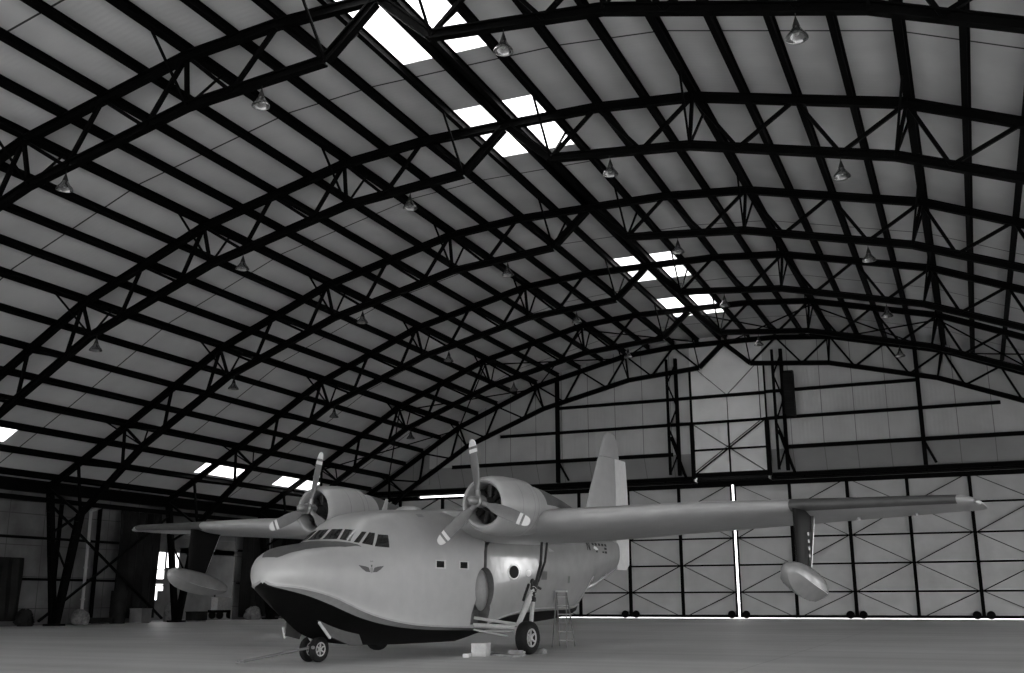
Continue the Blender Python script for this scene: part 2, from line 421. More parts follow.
for k in 'ABCDE':
    for x, wh in ((-22.3, 'third left of ridge'), (-13.6, 'second left of ridge'), (-4.65, 'first left of ridge'), (4.65, 'first right of ridge'), (13.6, 'second right of ridge')):
        if k == 'A' and x < -20: continue
        ax = abs(x); ks = [p[0] for p in BOT]; z = interp(ks, [p[1] for p in BOT], ax) - .17
        if l0 is None: l0 = make_lamp(); o = l0
        else: o = copy_tree(l0)
        o.location = (x, TY[k], z); o.rotation_euler.z = 1.3 * x; o.scale = (.82, .82, .95)
        tag(o, 'bell lamp hanging from %s truss from camera, %s' % (ON[k], wh) if k != 'A' else 'bell lamp hanging from the truss nearest the camera, %s' % wh, 'lamp', 'bell lamps hanging from the roof trusses')

# ------------------------------------------------------------------ end wall: gable
g = MB()
xs = [-37, -33, -30.35, -26.5, -23.45, -19.5, -16.07, -12, -8.16, -4.09, -2.9]
xs = xs + [0] + [-x for x in xs[::-1]]
def gable_strip(mb, x0, x1, zlo):
    za, zb = roofz(x0) + .03, roofz(x1) + .03
    if max(za, zb) <= zlo: return
    v = [(x0, YB, min(zlo, za)), (x1, YB, min(zlo, zb)), (x1, YB, zb), (x0, YB, za)]
    v += [(a, b + .08, c) for a, b, c in v]
    mb.add(v, [(0, 1, 2, 3), (7, 6, 5, 4), (0, 4, 5, 1), (1, 5, 6, 2), (2, 6, 7, 3), (3, 7, 4, 0)])
ce = MB(); gs = MB()
for a, b in zip(xs, xs[1:]):
    if a >= -2.95 and b <= 2.95: gable_strip(ce, a, b, 15.0)
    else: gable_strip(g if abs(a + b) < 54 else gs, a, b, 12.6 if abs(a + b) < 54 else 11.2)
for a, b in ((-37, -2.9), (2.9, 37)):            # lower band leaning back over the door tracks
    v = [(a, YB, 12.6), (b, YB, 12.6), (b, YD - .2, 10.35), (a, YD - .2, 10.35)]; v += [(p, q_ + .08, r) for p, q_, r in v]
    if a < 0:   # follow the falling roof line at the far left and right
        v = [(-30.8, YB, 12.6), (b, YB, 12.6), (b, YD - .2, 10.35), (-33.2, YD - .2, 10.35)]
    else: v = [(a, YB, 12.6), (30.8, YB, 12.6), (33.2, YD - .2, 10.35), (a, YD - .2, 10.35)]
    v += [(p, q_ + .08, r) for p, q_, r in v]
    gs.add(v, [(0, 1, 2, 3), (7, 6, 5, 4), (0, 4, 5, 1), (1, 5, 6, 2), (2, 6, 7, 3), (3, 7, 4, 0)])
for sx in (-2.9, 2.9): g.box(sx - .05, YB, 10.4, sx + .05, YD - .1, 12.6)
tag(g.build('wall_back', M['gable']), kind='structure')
M['shaded_band'] = line_mat('shade_tinted_band_sheets', .30, 'X', 2.35, .1, .05, .15)  # sheets tinted darker: the leaning band's shade is put into the colour
tag(gs.build('wall_leaning_band', M['shaded_band']), kind='structure')
w = ce.build('wall_gable', M['gable_light']); tag(w, kind='structure')
# corners of the end wall beside the doors
m = MB()
for sg in (-1, 1):
    xs_ = sorted((sg * 33.6, sg * 37)); m.box(xs_[0], YD - .2, 0, xs_[1], YD - .1, 8.0)
    v = [(sg * 28, YD - .1, 10.2), (sg * 33.6, YD - .1, 10.2), (sg * 33.6, YD - .1, 8), (sg * 37, YD - .1, 8), (sg * 37, YD - .1, roofz(37) + .03), (sg * 30.35, YD - .1, roofz(30.35) + .03), (sg * 28, YD - .1, roofz(28) + .03)]
    v += [(a, b + .05, c) for a, b, c in v]; m.add(v, [tuple(range(7)), tuple(range(13, 6, -1))] + [(i, i + 7, (i + 1) % 7 + 7, (i + 1) % 7) for i in range(7)])
tag(m.build('wall_corner', M['leftwall']), kind='structure')

# girts
def girt(x0, x1, z, lab, h=.24):
    m = MB(); m.ibeam((x0, YB - .14, z), (x1, YB - .14, z), .22, h, t=.03)
    tag(m.build('wall_girt', M['steel']), lab, 'wall beam', 'black girts across the gable wall')
girt(-14.2, -2.95, 17.05, 'black horizontal girt high on the gable wall left of the tall centre panel'); girt(3.0, 14.15, 17.1, 'black horizontal girt high on the gable wall right of the tall centre panel')
girt(-2.9, 2.95, 17.05, 'short black girt crossing above the tall centre panel')
girt(-19.6, -2.95, 14.98, 'black horizontal girt halfway up the gable wall left of the centre panel'); girt(3.0, 19.5, 15.0, 'black horizontal girt halfway up the gable wall right of the centre panel')
girt(-24.2, -4.5, 12.6, 'lowest black girt on the gable wall, left of the centre panel', .3); girt(4.5, 24.2, 12.7, 'lowest black girt on the gable wall, right of the centre panel', .3)
# header beam with track
for a, b, lab in ((-37, 0, 'left'), (0, 37, 'right')):
    m = MB(); m.ibeam((a, YD - .45, 10.72), (b, YD - .45, 10.72), .35, .34, t=.05); m.box(a, YD - .7, 10.42, b, YD - .3, 10.5); m.box(a, YD - .3, 10.36, b, YD - .05, 10.9)
    n = int(abs(b - a) / 2.1)
    for k in range(n): x = a + (k + .5) * (b - a) / n; m.box(x - .06, YD - .62, 10.5, x + .06, YD - .3, 10.6)
    tag(m.build('door_header_beam', M['steel']), 'long black header beam and track above the sliding doors, %s half' % lab, 'beam')
m = MB()
for a, b in ((-37, -28.2), (-22.9, 37)): m.box(a, YD - .12, 10.15, b, YD - .04, 10.40)
tag(m.build('trim_1', M['steel']), kind='structure')
# gable posts
for sx, lab in ((-14.25, 'left'), (14.15, 'right')):
    m = MB(); zt = roofz(sx) - .5; m.ibeam((sx, YB - .35, 10.8), (sx, YB - .35, zt), .3, .3, up=(0, 1, 0), t=.05); m.bar((sx, YB - .35, 12.6), (sx + .7, YB + .3, 11.0), .14)
    tag(m.build('gable_post', M['steel']), 'single black vertical post on the %s part of the gable wall' % lab, 'post', 'gable posts')
# lattice towers beside the centre panel
for sx, lab in ((-4.3, 'left'), (4.1, 'right')):
    root = empty('lattice_post', (sx, YB - .9, 0), 0, 'black lattice post with crossing bars just %s of the tall centre panel' % lab, 'post', 'lattice posts')
    m = MB(); m.ibeam((-.25, -.1, 10.9), (-.25, -.1, 20.2), .2, .2, up=(0, 1, 0), t=.04); m.build('front_bar', M['steel'], root)
    m = MB(); m.ibeam((.28, .75, 10.9), (.28, .75, 20.4), .26, .26, up=(0, 1, 0), t=.04); m.build('rear_bar', M['steel'], root)
    for i in range(5):
        za = 11.0 + i * 1.8; a, b = ((-.25, -.1, za), (.28, .75, za + 1.8)); 
        if i % 2: a, b = (.28, .75, za), (-.25, -.1, za + 1.8)
        m = MB(); m.bar(a, b, .09); m.build('lacing_bar', M['steel'], root)
    m = MB(); m.bar((-.1, -.1, 13.9), (.75, .9, 10.7), .16); m.build('foot_brace', M['steel'], root)
# tall centre panel (tail door)
root = empty('door_9', (0, YB - .05, 0)); tag(root, kind='structure')
m = MB(); m.box(-2.9, 0, 10.75, 3.0, .08, 15.0); m.build('door_panel', M['gable_light'], root)
m = MB()
for x, w_ in ((-2.9, .3), (3.0, .34)): m.box(x - w_ / 2, -.22, 10.6, x + w_ / 2, -.02, 15.1)
m.build('door_jamb', M['steel'], root)
m = MB(); m.box(-.06, -.14, 10.75, .06, -.01, 15.0); m.build('middle_stile', M['steel'], root)
for z, h in ((10.85, .35), (12.82, .14), (14.98, .2)):
    m = MB(); m.box(-2.9, -.16, z - h / 2, 3.0, -.01, z + h / 2); m.build('rail', M['steel'], root)
m = MB(); m.bar((-2.8, -.1, 10.9), (2.8, -.1, 14.9), .09); m.bar((-2.8, -.1, 11.12), (2.8, -.1, 15.1), .05); m.build('diagonal_brace', M['steel'], root)
m = MB(); m.bar((-2.8, -.05, 14.9), (2.8, -.05, 10.9), .09); m.build('diagonal_brace', M['doorbrace'], root)
m = MB(); m.bar((-2.9, -.06, 15), (-2.9, -.06, 19.3), .16); m.build('upper_jamb', M['steel'], root)
m = MB(); m.bar((3.0, -.06, 15), (3.0, -.06, 19.3), .12); m.bar((2.55, -.06, 15), (2.55, -.06, 19.3), .05); m.build('upper_jamb', M['steel'], root)
m = MB(); m.bar((0, -.03, 17.0), (0, -.03, 15.0), .05); m.bar((0, -.03, 17.1), (-2.4, -.03, 19.4), .05); m.bar((0, -.03, 17.1), (2.4, -.03, 19.4), .05); m.build('upper_brace', M['doorbrace'], root)
# dark box on the gable wall
m = MB(); m.box(4.62, YB - .8, 14.95, 5.3, YB - .27, 18.5); m.box(4.5, YB - .6, 15.2, 4.62, YB - .35, 18.3)
for k in range(8): m.box(4.58, YB - .85, 15.1 + k * .45, 5.34, YB - .8, 15.16 + k * .45)
tag(m.build('cable_cabinet', M['steel_grey' if 0 else 'leftdark']), 'tall narrow dark box fixed to the gable wall right of the lattice post', 'box')

# ------------------------------------------------------------------ sliding door leaves
SC = YD / 80.978; CX = 16.678
W = 4.179 * SC; X0 = CX + (-8.273 - CX) * SC
ROW = [.075, 1.92 * SC, 3.92 * SC, 5.94 * SC, 8.05 * SC, 10.21]
ROW[5] = 10.20
def make_leaf():
    root = empty('door_1')
    g_ = .0
    m = MB(); m.box(g_, 0, ROW[0], 2 * W - g_, .06, ROW[5]); m.build('door_panel', M['doorpanel'], root)
    for x, w_ in ((g_ + .06, .12), (W, .22), (2 * W - g_ - .06, .12)):
        m = MB(); m.ibeam((x, -.13, ROW[0]), (x, -.13, ROW[5]), w_, .2, up=(0, 1, 0), t=.04); m.build('stile', M['steel'], root)
    for r, z in enumerate(ROW):
        h = .12 if 0 < r < 5 else .2; z_ = z + (.1 if r == 0 else -.1 if r == 5 else 0)
        m = MB(); m.box(g_, -.16, z_ - h / 2, 2 * W - g_, -.02, z_ + h / 2); m.build('rail', M['steel'], root)
    for c in range(2):
        for r in range(5):
            x0, x1, z0, z1 = c * W + .1, (c + 1) * W - .1, ROW[r], ROW[r + 1]
            # lattice nodes: centre stile on even rows, outer stiles on odd rows
            if (c + r) % 2 == 0: a, b, fr = (x0, z1), (x1, z0), False
            else: a, b, fr = (x0, z0), (x1, z1), True
            m = MB()
            if fr: m.bar((a[0], -.12, a[1]), (b[0], -.12, b[1]), .085, .06)
            else: m.bar((a[0], -.03, a[1]), (b[0], -.03, b[1]), .13, .06)
            m.build('diagonal_brace', M['steel'] if fr else M['doorbrace'], root)
    for x in (.45, 2 * W - .45):
        m = MB(); m.lathe([(-.36, .02), (-.36, .27), (-.34, .29), (-.24, .29), (-.22, .27), (-.22, .02)], (x, 0, .3), 'y', 18); m.box(x - .26, -.34, .28, x + .26, -.16, .42); m.build('roller_wheel', M['steel'], root, True)
    return root
lf0 = make_leaf()
for n in range(8):
    o = lf0 if n == 0 else copy_tree(lf0)
    o.name = 'door_%d' % (n + 1)
    o.location = (X0 + (2 * n - 6) * W + (-.1 if n <= 3 else .1), YD, 0)
    tag(o, kind='structure')

# ------------------------------------------------------------------ side walls
def sidewall(sg, opens, name, zt=8.6):
    m = MB(); x0, x1 = sorted((sg * 36.75, sg * 36.85)); y = Y0
    cuts = sorted(opens)
    for (a, b, z0, z1) in cuts:
        m.box(x0, y, 0, x1, a, zt); 
        if z0 > 0: m.box(x0, a, 0, x1, b, z0)
        m.box(x0, a, z1, x1, b, zt); y = b
    m.box(x0, y, 0, x1, YD - .1, zt)
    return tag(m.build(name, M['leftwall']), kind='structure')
sidewall(-1, [(58.6, 68.0, 0, 5.9)], 'wall_left'); sidewall(1, [(-8, 12, 0, 8.0), (16, 34, 0, 8.0), (38, 54, 0, 8.0), (65.6, 76.0, 0, 8.3)], 'wall_right')  # right wall openings are added, unseen: daylight fill and the rear fuselage highlight
m = MB()
for a, b in zip(xs, xs[1:]):
    if a >= -36 and b <= 36.5: m.add([(a, Y0, 10.5), (b, Y0, 10.5), (b, Y0, max(10.5, roofz(b))), (a, Y0, max(10.5, roofz(a)))], [(0, 1, 2, 3)])
tag(m.build('wall_front', M['gable']), kind='structure')
# dark tarpaulins hung on the left wall
def tarp(y0, y1, z0, z1, lab, seed):
    rnd = random.Random(seed); n = 26; rings = []
    for k in range(9):
        z = lerp(z1, z0, k / 8); ring = []
        for i in range(n + 1):
            y = lerp(y0, y1, i / n); ring.append((-36.2 + .1 * math.sin(i * 1.25 + seed) + .05 * math.sin(i * .5 + k * .7), y, z))
        rings.append(ring)
    m = MB(); m.loft(rings, closed=False, caps=False)
    o = m.build('tarpaulin', M['leftdark'], None, True)
    sm = o.modifiers.new('t', 'SOLIDIFY'); sm.thickness = .03
    return tag(o, lab, 'tarpaulin', 'dark tarpaulins on the left wall')
tarp(54.8, 58.7, .3, 7.4, 'dark hanging tarpaulin on the left wall just left of the bright opening', 1)
tarp(68.0, 71.5, .2, 7.4, 'dark hanging tarpaulin between the bright side opening and the pale pipe', 2)
tarp(72.0, 79.5, .2, 7.4, 'dark hanging tarpaulin at the far end of the left wall behind the aircraft nose', 3)
tarp(43.4, 47.3, .3, 4.0, 'dark tarpaulin low on the left wall, left of the nearest leaning truss leg', 4)
for z, nm in ((5.25, 'upper'), (2.75, 'lower')):
    for a, b, pl in ((40, 58.6, 'nearer than the bright opening'), (68.0, 80.5, 'beyond the bright opening')):
        m = MB(); m.ibeam((-36.5, a, z), (-36.5, b, z), .2, .16, t=.03); tag(m.build('wall_rail', M['steel']), '%s black rail along the left wall, %s' % (nm, pl), 'wall beam', 'left wall rails')
for a, b, nm in ((TY['C'], TY['D'], 'leaning down towards the bright opening'), (TY['D'], TY['C'], 'leaning down away from the bright opening')):
    m = MB(); m.bar((-35.85, a, 7.3), (-35.85, b, .25), .15, .12); tag(m.build('cross_brace', M['steel']), 'black diagonal brace on the left wall, %s' % nm, 'brace', 'cross braces on the left wall')
# pale pipes
for y, z1, lab in ((52.3, 7.2, 'pale vertical pipe on the left wall behind the cross brace'), (71.75, 6.3, 'pale vertical pipe on the left wall just left of the aircraft nose')):
    m = MB(); m.tube((-36.3, y, .2), (-36.3, y, z1), .1, n=12); m.tube((-36.3, y, z1), (-36.3, y + 1.0, z1 + .35), .1, n=12)
    for zz in (1.5, 3.5, 5.2): m.tube((-36.3, y, zz), (-36.3, y, zz + .1), .14, n=12)
    tag(m.build('wall_pipe', M['paint2'], None, True), lab, 'pipe', 'pale pipes on the left wall')
for y, lab in ((53.3, 'dark slim post on the left wall right of the first pale pipe'), (50.0, 'dark slim post on the left wall behind the leaning truss legs')):
    m = MB(); m.ibeam((-36.5, y, 0), (-36.5, y, 7.6), .18, .2, up=(0, 1, 0), t=.03); tag(m.build('wall_post', M['steel']), lab, 'post', 'left wall posts')
# annex behind the opening
m = MB(); m.box(-42.1, 50, 0, -42, 64.8, 5.6); m.box(-42.1, 64.8, 0, -42, 66.1, 1.5); m.box(-42.1, 64.8, 2.7, -42, 66.1, 3.1); m.box(-42.1, 65.5, 1.5, -42, 66.1, 2.2); m.box(-42.1, 66.1, 0, -42, 66.25, 5.6); m.box(-42.1, 66.25, 0, -42, 67.7, 4.0)
m.box(-42.1, 67.7, 0, -42, 80, 5.6); m.box(-42.1, 50, 5.15, -42, 80, 6.6)
tag(m.build('wall_annex', M['annex']), kind='structure')
m = MB(); m.box(-42.1, 50, 6.5, -36.85, 80, 6.6); m.box(-42, 50, 0, -36.85, 50.1, 6.6); m.box(-42.1, 50, -.1, -36.85, 80, 0.0)  # far end of the annex left open on purpose to let daylight in
tag(m.build('wall_annex_side', M['annex']), kind='structure')
m = MB()
for z in (2.6, 3.8): m.box(-42.06, 64.8, z - .04, -42.0, 66.1, z + .04)
m.box(-42.06, 66.95, 4.0, -42, 67.02, 5.15)
tag(m.build('window_%d' % (NWIN + 1), M['steel']), kind='structure')

# ------------------------------------------------------------------ things along the left wall
def crate(x, y, w, d, h, rz, m_, name, lab, cat):
    root = empty(name, (x, y, 0), rz, lab, cat)
    m = MB(); m.box(-w / 2, -d / 2, .08, w / 2, d / 2, h); m.build('body', m_, root)
    m = MB(); m.box(-w / 2 - .03, -d / 2 - .03, h, w / 2 + .03, d / 2 + .03, h + .05); m.build('lid', m_, root)
    for s in (-1, 1): m = MB(); m.box(-w / 2, s * d * .35 - .05, 0, w / 2, s * d * .35 + .05, .08); m.build('skid', M['wood'], root)
    return root
def drum(x, y, r, h, m_, lab):
    root = empty('oil_drum', (x, y, 0), 0, lab, 'drum')
    m = MB(); m.lathe([(0, .01), (0, r), (h * .32, r), (h * .34, r + .02), (h * .36, r), (h * .65, r), (h * .67, r + .02), (h * .69, r), (h, r), (h, r - .03), (h - .02, r - .03), (h - .02, .01)], n=24); m.build('barrel', m_, root, True)
    m = MB(); m.tube((r * .5, 0, h - .02), (r * .5, 0, h + .02), .04); m.build('bung', M['steel'], root)
def heap(x, y, r, sq, m_, name, lab, cat, seed):
    m = MB(); rnd = random.Random(seed)
    m.ico((0, 0, r * sq[2] * .6), r, seed, sq, .22, 16, 9); m.ico((r * .5, r * .3, r * sq[2] * .4), r * .6, seed + 1, sq, .25, 14, 8)
    m.v = [(a, b, max(0, c)) for a, b, c in m.v]
    o = m.build(name, m_, None, True, angle=50); o.location = (x, y, 0); return tag(o, lab, cat)
heap(-34.9, 50.8, .5, (.8, 1.2, 1.2), M['sack'], 'cloth_heap', 'pale crumpled cloth heap at the foot of the nearest leaning truss leg', 'cloth heap', 3)
heap(-35.4, 47.0, .5, (1, 1, 1.2), M['leftdark'], 'tyre_heap', 'low dark heap just left of the foot of the leaning truss leg', 'heap', 5)
drum(-35.4, 54.5, .5, 2.1, M['leftdark'], 'tall dark drum by the left wall, left of the hanging tarpaulin')
crate(-35.2, 52.4, .8, 2.2, .35, 0, M['leftdark'], 'pallet_stack', 'low dark stack of pallets along the left wall under the cross brace', 'pallet stack')
crate(-35.0, 56.2, .9, 1.2, .9, .2, M['steel_grey'], 'crate', 'grey crate by the left wall below the dark hanging tarpaulin', 'crate')
crate(-34.3, 61.0, .9, 1.3, .65, .1, M['leftdark'], 'tool_chest', 'dark chest on the floor right of the second truss leg', 'chest')
heap(-35.9, 60.2, .6, (.7, 1, 1.3), M['sack'], 'sack_heap', 'grey heap of sacks in front of the bright opening, left of the truss leg', 'sack heap', 9)
heap(-35.4, 68.8, .6, (.8, 1.3, 1.0), M['sack'], 'canvas_bundle', 'grey canvas bundle on the floor below the right tarpaulin, left of the pale pipe', 'bundle', 12)
heap(-35.0, 73.5, .7, (.8, 2.0, .6), M['sack'], 'canvas_sheet', 'low pale sheet lying on the floor beside the foot of the pale pipe', 'sheet', 15)
heap(-35.0, 77.5, .6, (.8, 2.0, .45), M['sack'], 'hose_coil', 'low pale bundle on the floor at the far left corner below the aircraft nose', 'bundle', 17)
# machine in the opening
root = empty('machine_cart', (-39.4, 70.5, 0), 1.2, 'grey machine on a wheeled frame standing inside the bright side opening', 'machine')
m = MB(); m.box(-1.2, -.6, .5, 1.2, .6, .7); m.build('chassis', M['steel'], root)
m = MB(); m.box(-1.0, -.5, .7, .3, .5, 1.7); m.box(-.8, -.52, .9, .1, -.5, 1.5); m.build('engine_housing', M['white'], root)
m = MB(); m.lathe([(-.5, .01), (-.5, .35), (.5, .35), (.5, .01)], (.75, 0, 1.1), 'y', 18); m.build('tank', M['paint2'], root, True)
m = MB(); m.bar((-1.0, 0, 1.7), (-1.0, 0, 2.3), .08); m.bar((-1.0, 0, 2.3), (0, 0, 2.3), .08); m.build('handle', M['steel'], root)
for x in (-.8, .8):
    for y in (-.6, .6): m = MB(); m.lathe([(-.06, .02), (-.06, .3), (.06, .3), (.06, .02)], (x, y, .3), 'y', 16); m.build('wheel', M['rubber'], root, True)

# ================================================================== the flying boat
BANK = -.0155
HD = 3.304828; AO = (2.457, 28.06, 0)
AF = Vector((math.sin(HD), math.cos(HD), 0)); ARZ = math.atan2(AF.y, AF.x)
ac = empty('flying_boat', AO, ARZ, 'pale twin-engined amphibious flying boat with black hull bottom parked on the hangar floor', 'aircraft')
# stations: x, top z, keel z, chine z, chine half width, half width, z of greatest width
ST = [(7.45, 2.08, 1.86, 1.90, .05, .06, 2.0), (7.435, 2.2, 1.78, 1.84, .2, .24, 2.04), (7.38, 2.34, 1.68, 1.81, .36, .42, 2.06), (7.26, 2.47, 1.50, 1.79, .54, .62, 2.08), (7.05, 2.60, 1.28, 1.76, .72, .81, 2.1),
      (6.7, 2.74, 1.04, 1.69, .91, .99, 2.1), (6.1, 2.84, .68, 1.54, 1.03, 1.10, 2.1), (5.6, 2.93, .53, 1.37, 1.09, 1.16, 2.1), (5.15, 3.27, .45, 1.22, 1.12, 1.19, 2.15),
      (4.66, 3.61, .40, 1.09, 1.15, 1.21, 2.2), (4.1, 3.75, .36, .98, 1.17, 1.22, 2.3), (3.4, 3.84, .33, .88, 1.18, 1.23, 2.4), (2.4, 3.92, .31, .80, 1.19, 1.24, 2.4),
      (1.0, 3.96, .30, .74, 1.19, 1.24, 2.4), (-.25, 3.97, .30, .70, 1.18, 1.24, 2.4)]
ST2 = [(-.27, 3.97, .48, .80, 1.12, 1.24, 2.4), (-1.5, 3.97, .58, 1.03, 1.05, 1.23, 2.4), (-3.0, 3.94, .68, 1.18, .93, 1.18, 2.45), (-4.5, 3.88, .75, 1.20, .74, 1.08, 2.5),
       (-6.0, 3.80, .85, 1.20, .45, .92, 2.6), (-7.0, 3.75, .97, 1.22, .2, .78, 2.7), (-7.5, 3.72, 1.10, 1.30, .08, .7, 2.75), (-8.05, 3.70, 1.72, 1.8, .06, .62, 2.85),
       (-8.8, 3.68, 1.92, 2.02, .1, .54, 2.95), (-9.7, 3.64, 2.22, 2.32, .1, .4, 3.05), (-10.4, 3.60, 2.46, 2.54, .08, .27, 3.1), (-10.55, 3.58, 2.52, 2.58, .06, .22, 3.1)]
def sec(st, x, NB=5, NS=22):
    xs = [s[0] for s in st][::-1]
    zt, zk, zc, yc, w, zm = [crom(xs, [s[k] for s in st][::-1], x) for k in range(1, 7)]
    pts = []
    for i in range(NB): # keel to chine, slightly concave
        t = (0, .35, .70, .86, .985)[i]; pts.append((yc * t, zk + (zc - zk) * t - .05 * math.sin(PI * t) * (zc - zk)))
    hl = .045
    pts.append((yc + .02, zc)); pts.append((yc + .015, zc + hl))
    p = .72 if x > 4.0 else .62
    for i in range(1, NS + 1):
        t = i / NS
        if t < .36:
            u = t / .36; y = lerp(yc, w, math.sin(u * PI / 2) ** .8); z = lerp(zc + hl, max(zm, zc + hl + .03), u)
        else:
            a = (t - .36) / .64 * PI / 2; y = w * max(math.cos(a), 0) ** p; z = zm + (zt - zm) * max(math.sin(a), 0) ** .78
        pts.append((y if i < NS else 0, z))
    ring = [(x, y, z) for y, z in pts] + [(x, -y, z) for y, z in pts[-2:0:-1]]
    return ring, NB
def fuselage():
    xa = []
    for a, b in zip([s[0] for s in ST], [s[0] for s in ST][1:]):
        n = max(1, int(round((a - b) / .17)))
        xa += [lerp(a, b, k / n) for k in range(n)]
    xa.append(ST[-1][0]); xb = []
    for a, b in zip([s[0] for s in ST2], [s[0] for s in ST2][1:]):
        n = max(1, int(round((a - b) / .25)))
        xb += [lerp(a, b, k / n) for k in range(n)]
    xb.append(ST2[-1][0])
    NBOW = sum(x > 6.0 for x in xa)
    rings = [sec(ST, x)[0] for x in xa] + [sec(ST2, x)[0] for x in xb]
    n = len(rings[0])
    def mf(k, i):
        j = min(i, n - 1 - i)
        if rings[k][0][0] < -7.4: return 4
        if j < 3: return 1
        if j < 6: return 2
        return 4 if k >= len(xa) - 2 else 0
    m = MB(); m.loft(rings, mif=mf, caps=False); N = len(m.v); m.f += [tuple(range(n))[::-1], tuple(range(N - n, N))]; m.m += [0, 0]; return m
fm = fuselage()
fus = fm.build('fuselage', [M['paint'], M['hull'], M['chine'], M['well'], M['gloss']], ac, True, BANK, 32)
# wheel wells cut into both sides
def well_cutter(sg):
    m = MB(); o = []
    n = 24
    for k in range(n):   # oval for the wheel
        a = 2 * PI * k / n; o.append((-.03 + .49 * math.cos(a), 1.76 + .63 * math.sin(a)))
    rings = [[(x, sg * y, z) for x, z in o] for y in (.95, 1.6)]
    m.loft(rings)
    return m
def slot_cutter(sg):
    m = MB(); path = [(-.02, 2.2), (-.06, 2.75), (-.14, 2.98), (-.33, 3.12), (-.7, 3.2), (-1.2, 3.24)]
    w_ = .07; a = [(x - w_, z + w_ * .3) for x, z in path]; b = [(x + w_, z + w_) for x, z in path][::-1]
    o = a + b; rings = [[(x, sg * y, z) for x, z in o] for y in (1.0, 1.6)]
    m.loft(rings); return m
def low_cutter(sg):
    m = MB(); o = [(.40, 1.50), (.60, 1.1), (.66, .80), (-.30, .80), (-.38, 1.2), (-.34, 1.50)]
    rings = [[(x, sg * y, z) for x, z in o] for y in (.8, 1.7)]
    m.loft(rings); return m
cut = []
for sg in (-1, 1):
    for fn in (well_cutter, slot_cutter, low_cutter):
        c = fn(sg).build('cutter', [M['paint'], M['hull'], M['chine'], M['well']], None); 
        for p in c.data.polygons: p.material_index = 3
        c.matrix_world = Matrix.Translation(AO) @ Matrix.Rotation(ARZ, 4, 'Z'); cut.append(c)
import bmesh
for c in cut:
    bm = bmesh.new(); bm.from_mesh(c.data); bmesh.ops.recalc_face_normals(bm, faces=bm.faces); bm.to_mesh(c.data); bm.free()
bm = bmesh.new(); bm.from_mesh(fus.data); bmesh.ops.remove_doubles(bm, verts=bm.verts, dist=.0005); bmesh.ops.recalc_face_normals(bm, faces=bm.faces); bm.to_mesh(fus.data); bm.free()
bvh0 = BVHTree.FromPolygons([v.co for v in fus.data.vertices], [p.vertices[:] for p in fus.data.polygons])
for c in cut:
    md = fus.modifiers.new('b', 'BOOLEAN'); md.operation = 'DIFFERENCE'; md.object = c; md.solver = 'EXACT'
bpy.context.view_layer.update()
dg = bpy.context.evaluated_depsgraph_get()
me2 = D.meshes.new_from_object(fus.evaluated_get(dg)); old = fus.data
fus.modifiers.clear(); fus.data = me2; me2.name = 'fuselage'
me2.polygons.foreach_set('use_smooth', [True] * len(me2.polygons)); me2.set_sharp_from_angle(angle=math.radians(32))
for c in cut: D.objects.remove(c)

def conform(outline, axis, name, m_, parent, off=.008, res=.07, sg=1, smooth=True, thick=.0):
    """a skin patch: outline polygon in the plane seen along axis, laid on the fuselage surface"""
    from mathutils.geometry import tessellate_polygon
    bm = bmesh.new()
    a0 = min(p[0] for p in outline); a1 = max(p[0] for p in outline); b0 = min(p[1] for p in outline); b1 = max(p[1] for p in outline)
    vs = [bm.verts.new((p[0], p[1], 0)) for p in outline]; bm.faces.new(vs)
    def cutl(lo, hi, no):
        n = int((hi - lo) / res)
        for k in range(1, n + 1):
            t = lo + (hi - lo) * k / (n + 1)
            co = (t, 0, 0) if no == 0 else (0, t, 0); nn = (1, 0, 0) if no == 0 else (0, 1, 0)
            bmesh.ops.bisect_plane(bm, geom=bm.verts[:] + bm.edges[:] + bm.faces[:], plane_co=co, plane_no=nn)
    cutl(a0, a1, 0); cutl(b0, b1, 1)
    for v in bm.verts:
        a, b = v.co.x, v.co.y
        if axis == 'y': o, d = Vector((a, sg * 4, b)), Vector((0, -sg, 0))
        elif axis == 'z': o, d = Vector((a, b, 6)), Vector((0, 0, -1))
        else: o, d = Vector((12, a, b)), Vector((-1, 0, 0))
        h = bvh0.ray_cast(o, d)
        if h[0] is not None:
            n = h[1] if h[1].dot(d) < 0 else -h[1]
            v.co = h[0] + n * off
        else: v.co = Vector((a, sg * .5, b)) if axis == 'y' else o
    bmesh.ops.recalc_face_normals(bm, faces=bm.faces)
    me = D.meshes.new(name); bm.to_mesh(me); bm.free(); me.materials.append(m_)
    me.polygons.foreach_set('use_smooth', [smooth] * len(me.polygons))
    o = D.objects.new(name, me); C.objects.link(o); o.parent = parent; return o
NPS = True
# --- surface details, filled in from measured outlines
DETAILS = []
def side_quad(name, pts, m_, off=.008): return conform(pts, 'y', name, m_, fus, off)

def mirror(pts): return [(a, -b) for a, b in pts]
GL = M['glass']
